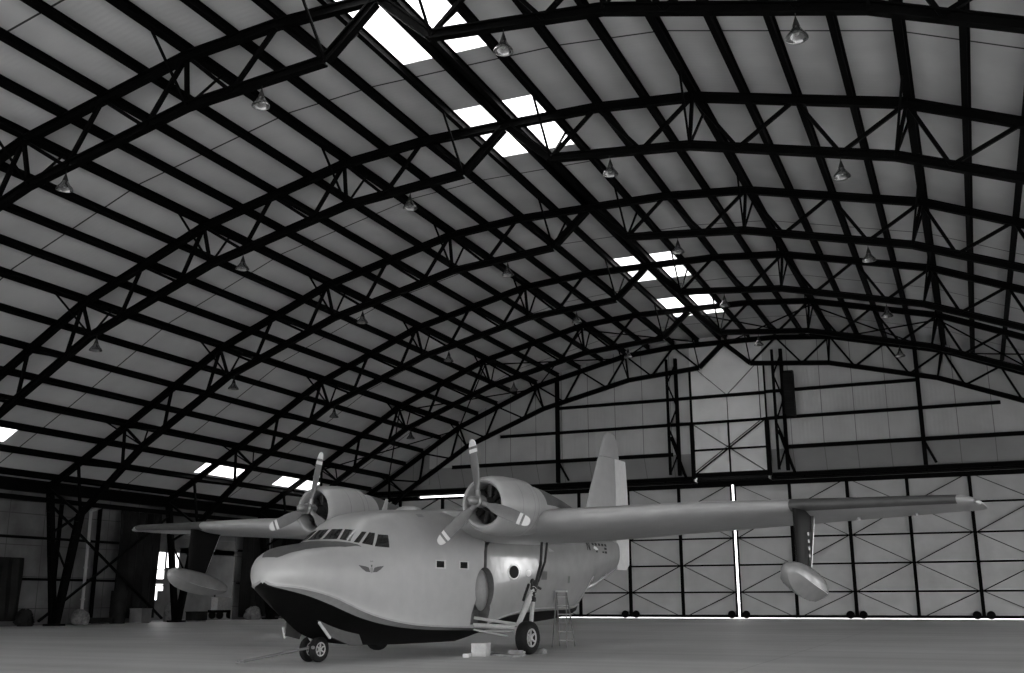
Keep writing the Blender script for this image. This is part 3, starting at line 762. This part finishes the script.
# windscreen panes seen from the front (y, z)
for k, (pts) in enumerate(([(.05, 2.965), (.05, 3.235), (.40, 3.225), (.49, 2.955)], [(.56, 2.95), (.47, 3.22), (.74, 3.19), (.84, 2.90)])):
    conform(pts, 'x', 'windscreen_pane', GL, fus, .01, .06); conform([(-a, b) for a, b in pts], 'x', 'windscreen_pane', GL, fus, .01, .06)
for pts in ([(5.33, 2.875), (4.98, 3.155), (4.88, 3.15), (5.22, 2.86)], [(5.16, 2.85), (4.82, 3.14), (4.66, 3.13), (4.86, 2.81)], [(4.79, 2.79), (4.58, 3.10), (4.23, 3.10), (4.26, 2.78)]):
    for sg in (1, -1): conform(pts, 'y', 'cockpit_window', GL, fus, .01, .06, sg)
DK = [(7.26, .24), (7.2, .31), (7.09, .39), (6.98, .47), (6.84, .57), (6.59, .65), (6.29, .69), (5.99, .74), (5.71, .81), (5.42, .95), (5.19, 1.07), (5.35, .93), (5.50, .70), (5.60, .45), (5.66, .15)]
conform(DK + [(a, -b) for a, b in DK[::-1]], 'z', 'antiglare_panel', M['deck'], fus, .008, .08)
for sg in (1, -1):
    # winged badge below the cockpit
    X_, Z_ = 4.95, 2.2
    for q in (-1, 1):
        conform([(X_ + q * .05, Z_ - .05), (X_ + q * .1, Z_ + .06), (X_ + q * .22, Z_ + .09), (X_ + q * .46, Z_ + .115), (X_ + q * .34, Z_ + .03), (X_ + q * .2, Z_ - .04)], 'y', 'badge_wing', M['emblem'], fus, .009, .05, sg)
    conform([(X_ + .06 * math.sin(PI * 2 * k / 12), Z_ + .0 + .075 * math.cos(PI * 2 * k / 12)) for k in range(12)], 'y', 'badge_centre', M['badge_mid'], fus, .012, .05, sg)
    conform([(X_ - .06, Z_ + .20), (X_ - .04, Z_ + .24), (X_, Z_ + .22), (X_ + .04, Z_ + .24), (X_ + .06, Z_ + .20)], 'y', 'badge_crown', M['badge_mid'], fus, .009, .05, sg)
    conform([(X_ - .02, Z_ + .08), (X_ - .03, Z_ + .13), (X_ + .03, Z_ + .13), (X_ + .02, Z_ + .08)], 'y', 'badge_crown', M['emblem'], fus, .009, .05, sg)
    # square cabin windows: dark half and bright aluminium rim
    for xw in (2.10, 1.0):
        conform([(xw + .26, 2.30), (xw + .26, 2.53), (xw - .22, 2.53), (xw - .22, 2.30)], 'y', 'cabin_window', M['frame'], fus, .008, .06, sg)
        conform([(xw + .22, 2.33), (xw + .22, 2.50), (xw - .12, 2.50), (xw - .12, 2.33)], 'y', 'cabin_window_glass', GL, fus, .016, .06, sg)
        conform([(xw - .14, 2.35), (xw - .14, 2.48), (xw - .20, 2.48), (xw - .20, 2.35)], 'y', 'cabin_window_rim', M['alu'], fus, .016, .06, sg)
    conform([(-1.57 + .33 * math.cos(PI * 2 * k / 20), 2.28 + .22 * math.sin(PI * 2 * k / 20)) for k in range(20)], 'y', 'round_window_rim', M['alu'], fus, .010, .07, sg)
    conform([(-1.57 + .27 * math.cos(PI * 2 * k / 20), 2.28 + .185 * math.sin(PI * 2 * k / 20)) for k in range(20)], 'y', 'round_window', M['dark'], fus, .018, .07, sg)
    conform([(-2.45 + .17 * math.cos(PI * 2 * k / 16), 2.26 + .10 * math.sin(PI * 2 * k / 16)) for k in range(16)], 'y', 'door_handle_plate', M['alu'], fus, .010, .07, sg)
    conform([(-3.28, 2.34), (-3.66, 2.34), (-3.66, 2.08), (-3.28, 2.08)], 'y', 'rear_window', M['emblem'], fus, .010, .07, sg)
    conform([(-5.25, 2.22), (-5.43, 2.22), (-5.47, 2.0), (-5.29, 2.0)], 'y', 'rear_vent', M['emblem'], fus, .010, .07, sg)
    conform([(-3.82, 3.10), (-3.85, 2.96), (-4.22, 2.98)], 'y', 'step_bracket', M['chine'], fus, .010, .07, sg)
    # dark registration lettering near the tail
    def mark(x0, x1, z0, z1): conform([(x0, z0), (x1, z0), (x1, z1), (x0, z1)], 'y', 'registration_letter', M['dark'], fus, .010, .12, sg)
    RX, RZ = .30, .06
    mark(-7.36 + RX, -7.44 + RX, 3.08 + RZ, 3.36 + RZ); mark(-7.60 + RX, -7.68 + RX, 3.08 + RZ, 3.36 + RZ)
    conform([(-7.38 + RX, 3.36 + RZ), (-7.48 + RX, 3.36 + RZ), (-7.66 + RX, 3.08 + RZ), (-7.56 + RX, 3.08 + RZ)], 'y', 'registration_letter', M['dark'], fus, .012, .12, sg)
    for k in range(5): mark(-7.92 - .29 * k + RX, -8.12 - .29 * k + RX, 3.27 + RZ, 3.36 + RZ)
    mark(-9.0 + RX, -9.24 + RX, 3.15 + RZ, 3.23 + RZ); mark(-8.2 + RX, -8.36 + RX, 3.03 + RZ, 3.09 + RZ); mark(-8.78 + RX, -8.95 + RX, 3.03 + RZ, 3.09 + RZ); mark(-9.0 + RX, -9.24 + RX, 3.02 + RZ, 3.10 + RZ)
    conform([(-8.0 + RX, 3.17 + RZ), (-8.1 + RX, 3.25 + RZ), (-8.3 + RX, 3.22 + RZ), (-8.45 + RX, 3.13 + RZ), (-8.2 + RX, 3.11 + RZ)], 'y', 'tail_marking', M['rudder'], fus, .010, .12, sg)
    # domed cover set inside the wheel well
    m = MB(); m.lathe([(0, .53), (.02, .50), (.06, .36), (.085, .15), (.09, .01)], (0, 0, 0), 'y', 28)
    m.v = [(-.13 + a * .72, sg * (1.02 + b), 1.76 + c * 1.1) for a, b, c in m.v]
    if sg < 0: m.f = [q[::-1] for q in m.f]
    m.build('wheel_well_cover', M['chine'], fus, True, BANK)
conform([(2.73, .80), (2.46, .80), (2.46, .90), (2.73, .90)], 'z', 'roof_scoop', M['chine'], fus, .02, .07)


# wing
def airfoil(n=18, th=.16, camber=.02):
    up, lo = [], []
    for i in range(n + 1):
        t = (1 - math.cos(PI * i / n)) / 2
        y = 5 * th * (.2969 * math.sqrt(t) - .126 * t - .3516 * t * t + .2843 * t ** 3 - .1036 * t ** 4); c = camber * 4 * t * (1 - t)
        up.append((t, c + y)); lo.append((t, c - y))
    return up + lo[-2:0:-1]
def wing_sec(y):
    ay = abs(y); te_r = -3.25; tip0 = 14.1
    le = interp([0, 3.2, 13.9], [1.02, .98, .28], ay); te = interp([0, 3.2, 13.9], [te_r, te_r, -1.75], ay)
    zl = interp([0, 3, 8, 14], [3.56, 3.62, 3.82, 3.86], ay); zt = interp([0, 3, 14], [3.16, 3.22, 3.72], ay)
    th = interp([0, 4, 13.9], [.19, .18, .13], ay)
    if ay > tip0:
        s = math.sqrt(max(0, 1 - ((ay - tip0) / .52) ** 2)); cm = (le + te) / 2 ; hf = (le - te) / 2 * (s * .62 + .38); th *= (.2 + .8 * s)
        zm = (zl + zt) / 2; sl = (zl - zt) / (le - te); le, te = cm + hf + .15 * (1 - s), cm - hf - .0 * (1 - s); zl, zt = zm + sl * hf, zm - sl * hf
    ch = le - te; al = math.atan2(zl - zt, ch); L = math.hypot(ch, zl - zt)
    return [(le - L * t * math.cos(al) + L * v * math.sin(al), y, zl - L * t * math.sin(al) + L * v * math.cos(al)) for t, v in airfoil(18, th)]
ysn = [0, 1, 2, 3, 4, 5, 6, 7, 8, 9, 10, 11, 12, 13, 13.9, 14.1, 14.25, 14.38, 14.48, 14.55, 14.6, 14.618]
yss = [-y for y in ysn[:0:-1]] + ysn
m = MB(); nA = len(airfoil(18))
def wm(k, i):
    y = abs((yss[k] + yss[k + 1]) / 2)
    return 0
m.loft([wing_sec(y) for y in yss], mif=wm)
wing = m.build('wing', [M['paint2']], ac, True, BANK, 40)
def wing_skin(name, y0, y1, i0, i1, m_, off=.01):
    """strip of skin lying on the wing: i counts points round the section, upper nose to lower"""
    ysx = [lerp(y0, y1, k / 12) for k in range(13)]; rings = []
    for y in ysx:
        s = wing_sec(y); n = len(s); cx = sum(p[0] for p in s) / n; cz = sum(p[2] for p in s) / n; ring = []
        for i in range(i0, i1 + 1):
            p = Vector(s[i % n]); a = Vector(s[(i - 1) % n]); b = Vector(s[(i + 1) % n]); t = (b - a).normalized(); nn = Vector((-t.z, 0, t.x))
            if nn.dot(p - Vector((cx, y, cz))) < 0 : nn = -nn
            ring.append(tuple(p + nn * off))
        rings.append(ring)
    mb = MB(); mb.loft(rings, closed=False, caps=False)
    return mb.build(name, m_, wing, True, BANK, 60)
for sg in (-1, 1):
    wing_skin('deicer_boot', sg * 10.45, sg * 14.2, -3, 6, M['boot'])
    wing_skin('flap_hinge_line', sg * 3.6, sg * 9.6, 23, 23 + 1, M['chine'], .006)
    mb = MB(); mb.lathe([(-.35, .01), (-.3, .05), (.0, .06), (.12, .04), (.16, .005)], (-.05, sg * 14.58, 3.80), 'x', 14); mb.build('tip_light', M['alu'], wing, True, BANK)
    for yy in (11.6, 13.0):
        mb = MB(); xx = interp([0, 14], [-2.3, -1.2], yy); zz = wing_sec(yy)[23][2]; mb.box(xx - .12, sg * yy - .02, zz - .06, xx + .12, sg * yy + .02, zz + .02); mb.build('hinge_fairing', M['chine'], wing, False, BANK)

# nacelles, engines, propellers
HY = 3.005
def nacelle(sg, phi):
    y0 = sg * HY; z0 = 3.97; CS = .14
    m = MB()
    m.lathe([(2.2, .52), (2.42, .53), (2.54, .575), (2.57, .62), (2.53, .665), (2.4, .72), (2.15, .765), (1.75, .79), (1.2, .785), (1.18, .785)], (CS, y0, z0), 'x', 40, mis=[1, 1, 0, 0, 0, 0, 0, 0, 0])
    m.lathe([(1.18, .785), (.95, .77), (.9, .765), (.9, .70)], (CS, y0, z0), 'x', 40)
    cowl = m.build('engine_cowling', [M['paint'], M['chine']], ac, True, BANK, 40)
    m = MB()   # joint lines on the cowling
    for xx in (1.78, 1.19, .98): m.lathe([(xx - .012, interp([.7, 1.2, 1.75, 2.15], [.77, .789, .794, .768], xx) + .003), (xx + .012, interp([.7, 1.2, 1.75, 2.15], [.77, .789, .794, .768], xx) + .003)], (CS, y0, z0), 'x', 40)
    m.build('cowl_seam', M['chine'], cowl, True, BANK)
    m = MB()   # engine: crankcase, nine cylinders with fins
    m.lathe([(2.05, .02), (2.05, .52), (2.0, .52), (2.0, .02)], (CS, y0, z0), 'x', 32)
    m.build('firewall', M['dark'], cowl, True, BANK)
    m = MB(); m.lathe([(2.05, .2), (2.2, .21), (2.4, .16), (2.5, .10), (2.6, .09), (2.6, .01)], (CS, y0, z0), 'x', 24)
    for k in range(9):
        a = 2 * PI * k / 9; d = Vector((0, math.sin(a), math.cos(a))); c0 = Vector((2.18 + CS, y0, z0))
        for q_ in range(7): m.tube(c0 + d * (.2 + q_ * .042), c0 + d * (.222 + q_ * .042), .085, n=10)
        m.tube(c0 + d * .18, c0 + d * .5, .055, n=8); m.tube(c0 + d * .2 + Vector((.12, .03, 0)), c0 + d * .5 + Vector((.08, .03, 0)), .014, n=6)
    m.build('engine', M['engine'], cowl, True, BANK)
    # nacelle body blending over the wing
    rings = []
    for x, r, zz, sy in ((1.0, .69, 3.93, 1), (.5, .68, 3.94, 1), (0, .62, 3.95, 1), (-.6, .52, 3.95, .95), (-1.3, .42, 3.92, .85), (-2.0, .32, 3.86, .75), (-2.7, .22, 3.75, .6), (-3.4, .10, 3.6, .4), (-3.8, .02, 3.5, .2)):
        rings.append([(x, y0 + r * sy * math.cos(2 * PI * i / 32), zz + r * math.sin(2 * PI * i / 32)) for i in range(32)])
    m = MB(); m.loft(rings, mif=lambda k, i: 1 if (k >= 1 and 0 < i < 16) else 0); m.build('nacelle_fairing', [M['paint'], M['deck']], ac, True, BANK, 50)
    # propeller
    pr = empty('propeller', (2.85, y0, 4.045 + BANK * y0 - .03)); pr.parent = ac
    m = MB(); m.lathe([(-.28, .09), (-.16, .10), (-.13, .16), (.13, .16), (.16, .11), (.22, .12), (.36, .115), (.44, .09), (.48, .04), (.49, .005)], (0, 0, 0), 'x', 24)
    for k in range(3):
        a = phi + k * 2 * PI / 3; d = Vector((0, math.sin(a), math.cos(a))); m.tube(d * .1, d * .3, .085, .065, n=14)
    m.build('hub', M['hub'], pr, True)
    for k in range(3):
        a = phi + k * 2 * PI / 3; d = Vector((0, math.sin(a), math.cos(a))); e = Vector((0, math.cos(a), -math.sin(a))); fx = Vector((1, 0, 0)); rings = []
        prof = [(.24, .12, .11, .75), (.34, .15, .09, .7), (.5, .25, .06, .6), (.75, .31, .045, .5), (1.0, .325, .035, .42), (1.22, .315, .028, .36), (1.30, .31, .025, .34), (1.305, .31, .025, .34), (1.40, .295, .024, .32), (1.405, .295, .024, .32), (1.47, .28, .022, .3), (1.475, .28, .022, .3), (1.56, .25, .02, .3), (1.64, .18, .016, .3), (1.672, .07, .01, .3)]
        prof = [(a_, b_, c_, d_ * .55) for a_, b_, c_, d_ in prof]
        for r, cw, th, tw in prof:
            ce_, se = math.cos(tw), math.sin(tw); ax = e * ce_ + fx * se; bx = fx * ce_ - e * se
            rings.append([tuple(d * r + ax * (cw / 2 * math.cos(q_ * PI / 8)) + bx * (th / 2 * math.sin(q_ * PI / 8))) for q_ in range(16)])
        m = MB(); m.loft(rings, mif=lambda kk, i: 1 if kk in (7, 8) or kk >= 11 else 0); m.build('blade', [M['blade'], M['bladetip']], pr, True, 0, 50)
nacelle(1, -.147); nacelle(-1, .226)

# wing centre fairing over the cabin
rings = []
for x, hw, zt in ((1.5, .3, 3.9), (1.0, .8, 4.02), (.2, 1.15, 4.1), (-1.2, 1.2, 4.1), (-2.6, 1.0, 4.02), (-3.8, .6, 3.92), (-4.4, .2, 3.85)):
    rings.append([(x, hw * math.cos(2 * PI * i / 24), 3.8 + (zt - 3.8) * math.sin(2 * PI * i / 24)) for i in range(24)])
m = MB(); m.loft(rings); m.build('wing_centre_fairing', M['paint'], ac, True, BANK, 60)

# fin, rudder, tailplane
def slab(rings, name, m_, parent, ang=45):
    m = MB(); m.loft(rings); return m.build(name, m_, parent, True, 0, ang)
def sym_ring(xl, xt, z, th, n=10):
    L = xl - xt; r = []
    for i in range(n + 1):
        t = (1 - math.cos(PI * i / n)) / 2; r.append((t, 5 * th * (.2969 * math.sqrt(t) - .126 * t - .3516 * t * t + .2843 * t ** 3 - .1036 * t ** 4)))
    full = [(t, v) for t, v in r] + [(t, -v) for t, v in r[-2:0:-1]]
    return [(xl - L * t, L * v, z) for t, v in full]
def part_ring(xl, xt, z, th, xc, front):
    L = xl - xt; tc = (xl - xc) / L; n = 10; r = []
    f_ = lambda t: 5 * th * (.2969 * math.sqrt(t) - .126 * t - .3516 * t * t + .2843 * t ** 3 - .1030 * t ** 4)
    for i in range(n + 1):
        t = tc * (1 - math.cos(PI / 2 * i / n)) if front else lerp(tc + .008 / L, 1, i / n)
        r.append((t, f_(t)))
    full = [(t, v) for t, v in r] + [(t, -v) for t, v in r[::-1]][(0 if front else 1):]
    return [(xl - L * t, L * v, z) for t, v in full]
FS = [(-6.0, -11.75, 3.2, .045), (-7.6, -11.80, 3.75, .055), (-8.25, -11.82, 4.5, .07), (-8.75, -11.78, 5.5, .075), (-9.25, -11.70, 6.4, .08), (-9.45, -11.66, 6.75, .08)]
FS2 = [(-9.46, -11.12, 6.77, .10), (-9.68, -11.04, 7.2, .10), (-9.86, -10.94, 7.5, .10), (-10.02, -10.8, 7.66, .09), (-10.2, -10.6, 7.74, .06)]
fin = slab([part_ring(a, b, z, th, -10.6, True) for a, b, z, th in FS], 'tail_fin', M['paint'], ac)
slab([part_ring(-8.25, b, z, th, -10.62, False) if z < 3.3 else part_ring(a, b, z, th, -10.62, False) for a, b, z, th in [(-8.25, -11.5, 2.56, .07), (-8.25, -11.76, 2.75, .07)] + FS[1:]], 'rudder', M['rudder'], fin)
slab([sym_ring(*q) for q in FS2], 'fin_tip', M['paint'], fin)
for sg in (-1, 1):
    rings = []
    for yy, a, b in ((.1, -8.6, -11.0), (1.5, -8.8, -11.0), (3.2, -9.1, -11.0), (4.3, -9.35, -10.95), (4.65, -9.6, -10.8), (4.75, -9.9, -10.5)):
        rr = sym_ring(a, b, 0, .1); rings.append([(x, sg * yy, 4.0 + v) for x, v, _ in rr])
    m = MB(); m.loft(rings); tp = m.build('tailplane', M['paint2'], ac, True, BANK, 45)

# floats and struts
def wing_float(sg):
    y0 = sg * 10.72; root = empty('wing_float', (.28 if sg > 0 else .05, y0, 1.81 if sg > 0 else 2.05)); root.scale = (.74, .8, .85); root.parent = ac
    root.rotation_euler = (0, -math.radians(10), 0)
    xs_ = [1.95, 1.9, 1.75, 1.45, 1.0, .4, -.2, -.8, -1.3, -1.6, -1.68]
    top = [.18, .25, .32, .38, .42, .44, .42, .36, .26, .14, .06]; hw = [.03, .15, .27, .37, .43, .45, .44, .38, .26, .12, .03]
    ch = [.10, .06, .0, -.07, -.13, -.17, -.17, -.15, -.1, -.04, .0]; ke = [.0, -.12, -.25, -.36, -.43, -.46, -.44, -.36, -.24, -.12, -.03]
    rings = []
    for x, t, w_, c, k in zip(xs_, top, hw, ch, ke):
        h = [(0, k), (w_ * .5, lerp(k, c, .42)), (w_, c)] + [(w_ * math.cos(a) ** .8, c + .03 + (t - c - .03) * math.sin(a) ** .8) for a in [PI / 2 * i / 7 for i in range(0, 7)]] + [(0, t)]
        rings.append([(x, a, b) for a, b in h] + [(x, -a, b) for a, b in h[-2:0:-1]])
    m = MB(); n = len(rings[0]); m.loft(rings, mif=lambda k, i: 1 if min(i, n - 1 - i) < 2 else 0); m.build('float_body', [M['float'], M['float']], root, True, 0, 30)
    s = MB()
    s.loft([[(x * .96, a * 1.012, b) for x, a, b in ((xs_[i], sg_ * hw[i], ch[i] + dz) for dz in (-.012, .012) for _ in (0,))] for i in range(1, 10) for sg_ in (1,)], closed=False, caps=False)
    s.build('chine_rail', M['chine'], root)
    # pylon
    dxp = 0 if sg > 0 else .35
    top_ = [(1.62, 3.42), (.38, 3.42)]; bt = [(1.78, 2.22), (1.02, 2.2)]
    m = MB(); rings = []
    for (xa, za), (xb, zb) in (((.98 - dxp, 2.32), (.2 - dxp, 2.12)), ((.98 - dxp, 3.72), (-.42 - dxp, 3.66))):
        rr = sym_ring(xa, xb, 0, .13); rings.append([(x, sg * 10.72 + v, lerp(za, zb, (xa - x) / (xa - xb)) + (.12 if sg < 0 else 0) * 0) for x, v, _ in rr])
    m.loft(rings); py = m.build('float_pylon', M['pylon'], ac, True, BANK, 50)
    m = MB(); m.bar((.22 - dxp, sg * 10.76, 2.2), (-.36 - dxp, sg * 10.76, 3.6), .09, .05); m.build('pylon_edge_strip', M['alu'], py, False, BANK)
    for k in range(4): m = MB(); m.box(.3 - .06, sg * 10.82, 2.6 + k * .17, .3 + .05, sg * 10.825, 2.68 + k * .17); m.build('stencil_mark', M['frame'], py, False, BANK)
wing_float(1); wing_float(-1)

# landing gear
def wheel(parent, c, R, wd, sg=1, name='wheel'):
    w_ = wd / 2; h = R
    m = MB(); pr = [(-w_ * .75, h * .55), (-w_, h * .68), (-w_, h * .84), (-w_ * .8, h * .95), (-w_ * .4, h * .995), (0, h), (w_ * .4, h * .995), (w_ * .8, h * .95), (w_, h * .84), (w_, h * .68), (w_ * .75, h * .55)]
    m.lathe(pr, c, 'y', 36, mi=0)
    m.lathe([(w_ * .75, h * .55), (w_ * .82, h * .56), (w_ * .85, h * .5), (w_ * .7, h * .46), (w_ * .35, h * .4), (w_ * .3, h * .2), (w_ * .6, h * .17), (w_ * .8, h * .14), (w_ * .82, .005)], c, 'y', 32, mis=[1, 1, 1, 2, 2, 1, 1, 1])
    m.lathe([(-w_ * .75, h * .55), (-w_ * .82, h * .56), (-w_ * .85, h * .5), (-w_ * .7, h * .46), (-w_ * .35, h * .4), (-w_ * .3, h * .2), (-w_ * .6, h * .17), (-w_ * .8, h * .14), (-w_ * .82, .005)], c, 'y', 32, mis=[1, 1, 1, 2, 2, 1, 1, 1])
    for k in range(6):
        a = 2 * PI * k / 6; 
        for q_ in (-1, 1): m.bar((c[0] + .18 * h * math.sin(a), c[1] + q_ * w_ * .55, c[2] + .18 * h * math.cos(a)), (c[0] + .47 * h * math.sin(a), c[1] + q_ * w_ * .6, c[2] + .47 * h * math.cos(a)), .05 * h * 2, mi=1)
    return m.build(name, [M['rubber'], M['rim'], M['dark']], parent, True, 0, 40)
for sg in (1, -1):
    g_ = empty('main_gear', (0, sg * 2.69, 0)); g_.parent = ac; s = sg
    def P(x, y, z): return (x, s * (y - 2.69), z)
    wheel(g_, (0, 0, .45), .45, .34, sg)
    m = MB(); m.tube(P(-1.30, 2.4, 3.25), P(-1.12, 2.45, 2.45), .042); m.tube(P(-1.12, 2.45, 2.45), P(-.85, 2.45, 1.95), .045); m.tube(P(-1.62, 2.4, 3.25), P(-1.42, 2.42, 2.55), .036); m.tube(P(-1.42, 2.42, 2.55), P(-.95, 2.45, 1.95), .036); m.tube(P(-.85, 2.45, 1.97), P(-.72, 2.45, 1.7), .085); m.build('upper_strut', M['engine'], g_, True)
    m = MB(); m.tube(P(-.74, 2.45, 1.8), P(.12, 2.42, .72), .085, .075, n=14); m.tube(P(.12, 2.42, .72), P(.14, 2.42, .48), .06); m.tube(P(.1, 2.42, .5), P(0, 2.62, .45), .06); m.build('oleo_strut', M['rim'], g_, True)
    m = MB(); m.tube(P(-.8, 2.4, 1.65), P(-.72, 2.35, .78), .06, n=12); m.tube(P(-.72, 2.35, .8), P(-.05, 2.42, .55), .04); m.build('drag_link', M['rim'], g_, True)
    m = MB()
    for k in range(5): m.ico(P(-.78 + .05 * k, 2.40 + .03 * k, 1.98 - .12 * k), .085, 20 + k, (1, 1, 1), .3, 8, 5)
    m.tube(P(-.7, 2.3, 1.9), P(-.4, 2.3, 1.45), .04); m.tube(P(-.85, 2.45, 1.85), P(-1.1, 2.45, 1.78), .04); m.build('torque_link', M['engine'], g_, True)
    m = MB(); m.tube(P(.32, 1.1, .98), P(-.3, 2.3, .78), .045); m.build('retraction_arm', M['rim'], g_, True)
    m = MB(); m.tube(P(.42, 1.15, .78), P(.0, 2.4, .72), .065); m.build('retraction_arm', M['rim'], g_, True)
    m = MB(); m.tube(P(.42, 1.15, .66), P(-.2, 1.9, .48), .03); m.tube(P(.1, 1.2, .62), P(-.2, 2.1, .6), .03); m.build('retraction_arm', M['rim'], g_, True)
ng = empty('nose_gear', (5.53, -.08, 0)); ng.parent = ac
wheel(ng, (0, .16, .305), .305, .16); wheel(ng, (0, -.16, .305), .305, .16)
m = MB(); m.tube((0, -.16, .31), (0, .16, .31), .05); m.tube((0, 0, .3), (-.12, 0, 1.0), .075, n=14); m.tube((.0, 0, .42), (.22, 0, .62), .035); m.tube((.22, 0, .62), (-.02, 0, .85), .035); m.build('oleo_strut', M['rim'], ng, True)
m = MB(); m.tube((-.1, .12, .85), (-.55, .12, .6), .03); m.build('drag_link', M['rim'], ng, True)
def doorplate(name, pts, m_, off):
    m = MB(); a = [Vector(p) for p in pts]; n = len(a); v = [tuple(p) for p in a] + [tuple(p + Vector(off)) for p in a]
    m.add(v, [tuple(range(n)), tuple(range(2 * n - 1, n - 1, -1))] + [(i, i + n, (i + 1) % n + n, (i + 1) % n) for i in range(n)]); return m.build(name, m_, ac)
dA = doorplate('nose_gear_door', [(6.05, .46, 1.0), (4.53, .46, .64), (4.43, .52, .36), (4.94, .52, .39), (5.62, .52, .60)], M['deck'], (0, .03, .01))
m = MB(); m.bar((6.08, .56, .96), (5.66, .56, .58), .05); m.build('door_edge', M['frame'], dA)
dB = doorplate('nose_gear_door', [(6.12, -.46, .98), (6.1, -.52, .63), (5.6, -.52, .53), (5.5, -.46, .8)], M['deck'], (0, -.03, .01))
m = MB(); m.bar((6.14, -.56, .85), (6.05, -.56, .58), .05); m.build('door_edge', M['frame'], dB)

# antennas and blister on the cabin roof
def fin_ant(x, h, w_, name='blade_antenna'):
    m = MB(); m.loft([sym_ring(x + w_, x - w_, 3.75, .18), sym_ring(x + w_ * .1 - h * .25, x - w_ * .8 - h * .25, 3.85 + h, .18)]); m.build(name, M['paint'], fus, True)
fin_ant(3.1, .33, .13); fin_ant(-.05, .28, .09)
m = MB(); m.lathe([(0, .42), (.06, .40), (.13, .30), (.18, .15), (.19, .01)], (2.0, 0, 3.87), 'z', 24); m.build('roof_blister', M['paint'], fus, True)

# ------------------------------------------------------------------ things round the aircraft
def local(x, y, z=0): v = Matrix.Rotation(ARZ, 4, 'Z') @ Vector((x, y, z)) + Vector(AO); return v
# tow bar
a = local(5.75, .05, .33); b = local(7.1, -.85, .06)
m_ = MB(); root = empty('tow_bar', (a.x, a.y, 0), 0, 'long thin tow bar lying on the floor in front of the nose wheels', 'tow bar')
e = b - a; e.z = 0
m = MB(); m.tube((0, 0, .36), (e.x, e.y, .07), .035, n=10); m.build('bar', M['steel_grey'], root)
d = e.normalized(); n_ = Vector((-d.y, d.x, 0))
m = MB(); m.tube(Vector((0, 0, .36)) - n_ * .18, Vector((0, 0, .36)) + n_ * .18, .04); m.build('fork', M['steel_grey'], root)
m = MB(); m.lathe([(-.02, .05), (-.02, .09), (.02, .09), (.02, .05), (-.02, .05)], Vector((e.x, e.y, .07)) + d * .08, 'z', 16); m.build('towing_eye', M['steel_grey'], root)
# step ladder beside the rear hull
p = local(-4.45, 1.2); root = empty('step_ladder', (p.x, p.y, 0), ARZ + .25, 'thin metal step ladder standing beside the rear hull behind the main wheel', 'ladder')
for s in (-1, 1):
    m = MB(); m.bar((.0, s * .16, 1.72), (-.62, s * .26, 0), .045, .03); m.build('front_rail', M['hub'], root)
    m = MB(); m.bar((.0, s * .15, 1.72), (.32, s * .24, 0), .035, .03); m.build('rear_leg', M['steel_grey'], root)
for k in range(6):
    t = (k + .6) / 6.3; m = MB(); hw = lerp(.16, .26, t); m.box(-.62 * t - .04, -hw, 1.72 * (1 - t) - .012, -.62 * t + .04, hw, 1.72 * (1 - t) + .012); m.build('step', M['rim'], root)
m = MB(); m.box(-.08, -.18, 1.70, .08, .18, 1.75); m.build('top_cap', M['rim'], root)
# box, boards, chocks
p = local(1.2, 1.95); root = empty('wooden_box', (p.x, p.y, 0), ARZ + .3, 'pale box on the floor below the hull, between the nose and the main wheel', 'box')
m = MB(); m.box(-.24, -.2, 0, .24, .2, .32); m.build('body', M['white'], root)
m = MB(); m.box(-.25, -.21, .32, .25, .21, .34); m.build('lid', M['white'], root)
p = local(1.85, 1.95); m = MB(); m.box(-.45, -.08, 0, .3, .08, .1); o = m.build('pale_board', M['white']); o.location = (p.x, p.y, 0); o.rotation_euler.z = ARZ + .5; tag(o, 'short pale board on the floor touching the left side of the pale box', 'board')
p = local(.85, 2.35); m = MB(); m.box(-.75, -.16, 0, .75, .16, .05); m.box(-.7, -.12, .05, -.5, .12, .09); o = m.build('floor_board', M['wood']); o.location = (p.x, p.y, 0); o.rotation_euler.z = ARZ - .35 + PI / 2; tag(o, 'long flat board on the floor in front of the near main wheel', 'board')
def chock(x, y, lab):
    p = local(x, y); root = empty('wheel_chock', (p.x, p.y, 0), ARZ, lab, 'wheel chock', 'chocks at the near main wheel')
    m = MB(); m.prism((0, -.22, 0), (0, .22, 0), [(-.14, 0), (.02, .15), (.06, .15), (.14, 0)]); m.build('block', M['wood'], root)
    m = MB(); m.tube((0, .2, .1), (0, .27, .1), .02); m.build('rope_ring', M['rim'], root)
chock(.56, 2.69, 'wooden wheel chock in front of the near main wheel'); chock(-.56, 2.69, 'wooden wheel chock behind the near main wheel')

# ------------------------------------------------------------------ light
wd = D.worlds.new('sky'); S.world = wd; wd.use_nodes = True; nt = wd.node_tree
bg = nt.nodes['Background']; bg.inputs[0].default_value = (1, 1, 1, 1); bg.inputs[1].default_value = 1.6
S.view_settings.view_transform = 'Standard'; S.view_settings.look = 'None'; S.view_settings.gamma = 1; S.view_settings.use_curve_mapping = False
S.view_settings.exposure = 1.75

# ------------------------------------------------------------------ camera
yaw, pitch, roll = -.410188855, .247453544, -.00297116
f = Vector((math.sin(yaw) * math.cos(pitch), math.cos(yaw) * math.cos(pitch), math.sin(pitch)))
r = Vector((math.cos(yaw), -math.sin(yaw), 0)); u = r.cross(f)
r2 = math.cos(roll) * r + math.sin(roll) * u; u2 = -math.sin(roll) * r + math.cos(roll) * u
cam = D.objects.new('camera', D.cameras.new('camera')); C.objects.link(cam)
mw = Matrix((r2, u2, -f)).transposed().to_4x4(); mw.translation = Vector((16.678, 0, 1.492)); cam.matrix_world = mw
cam.data.sensor_width = 36; cam.data.lens = 1039.056 / 1024 * 36; cam.data.clip_end = 600; cam.data.clip_start = .1
S.camera = cam
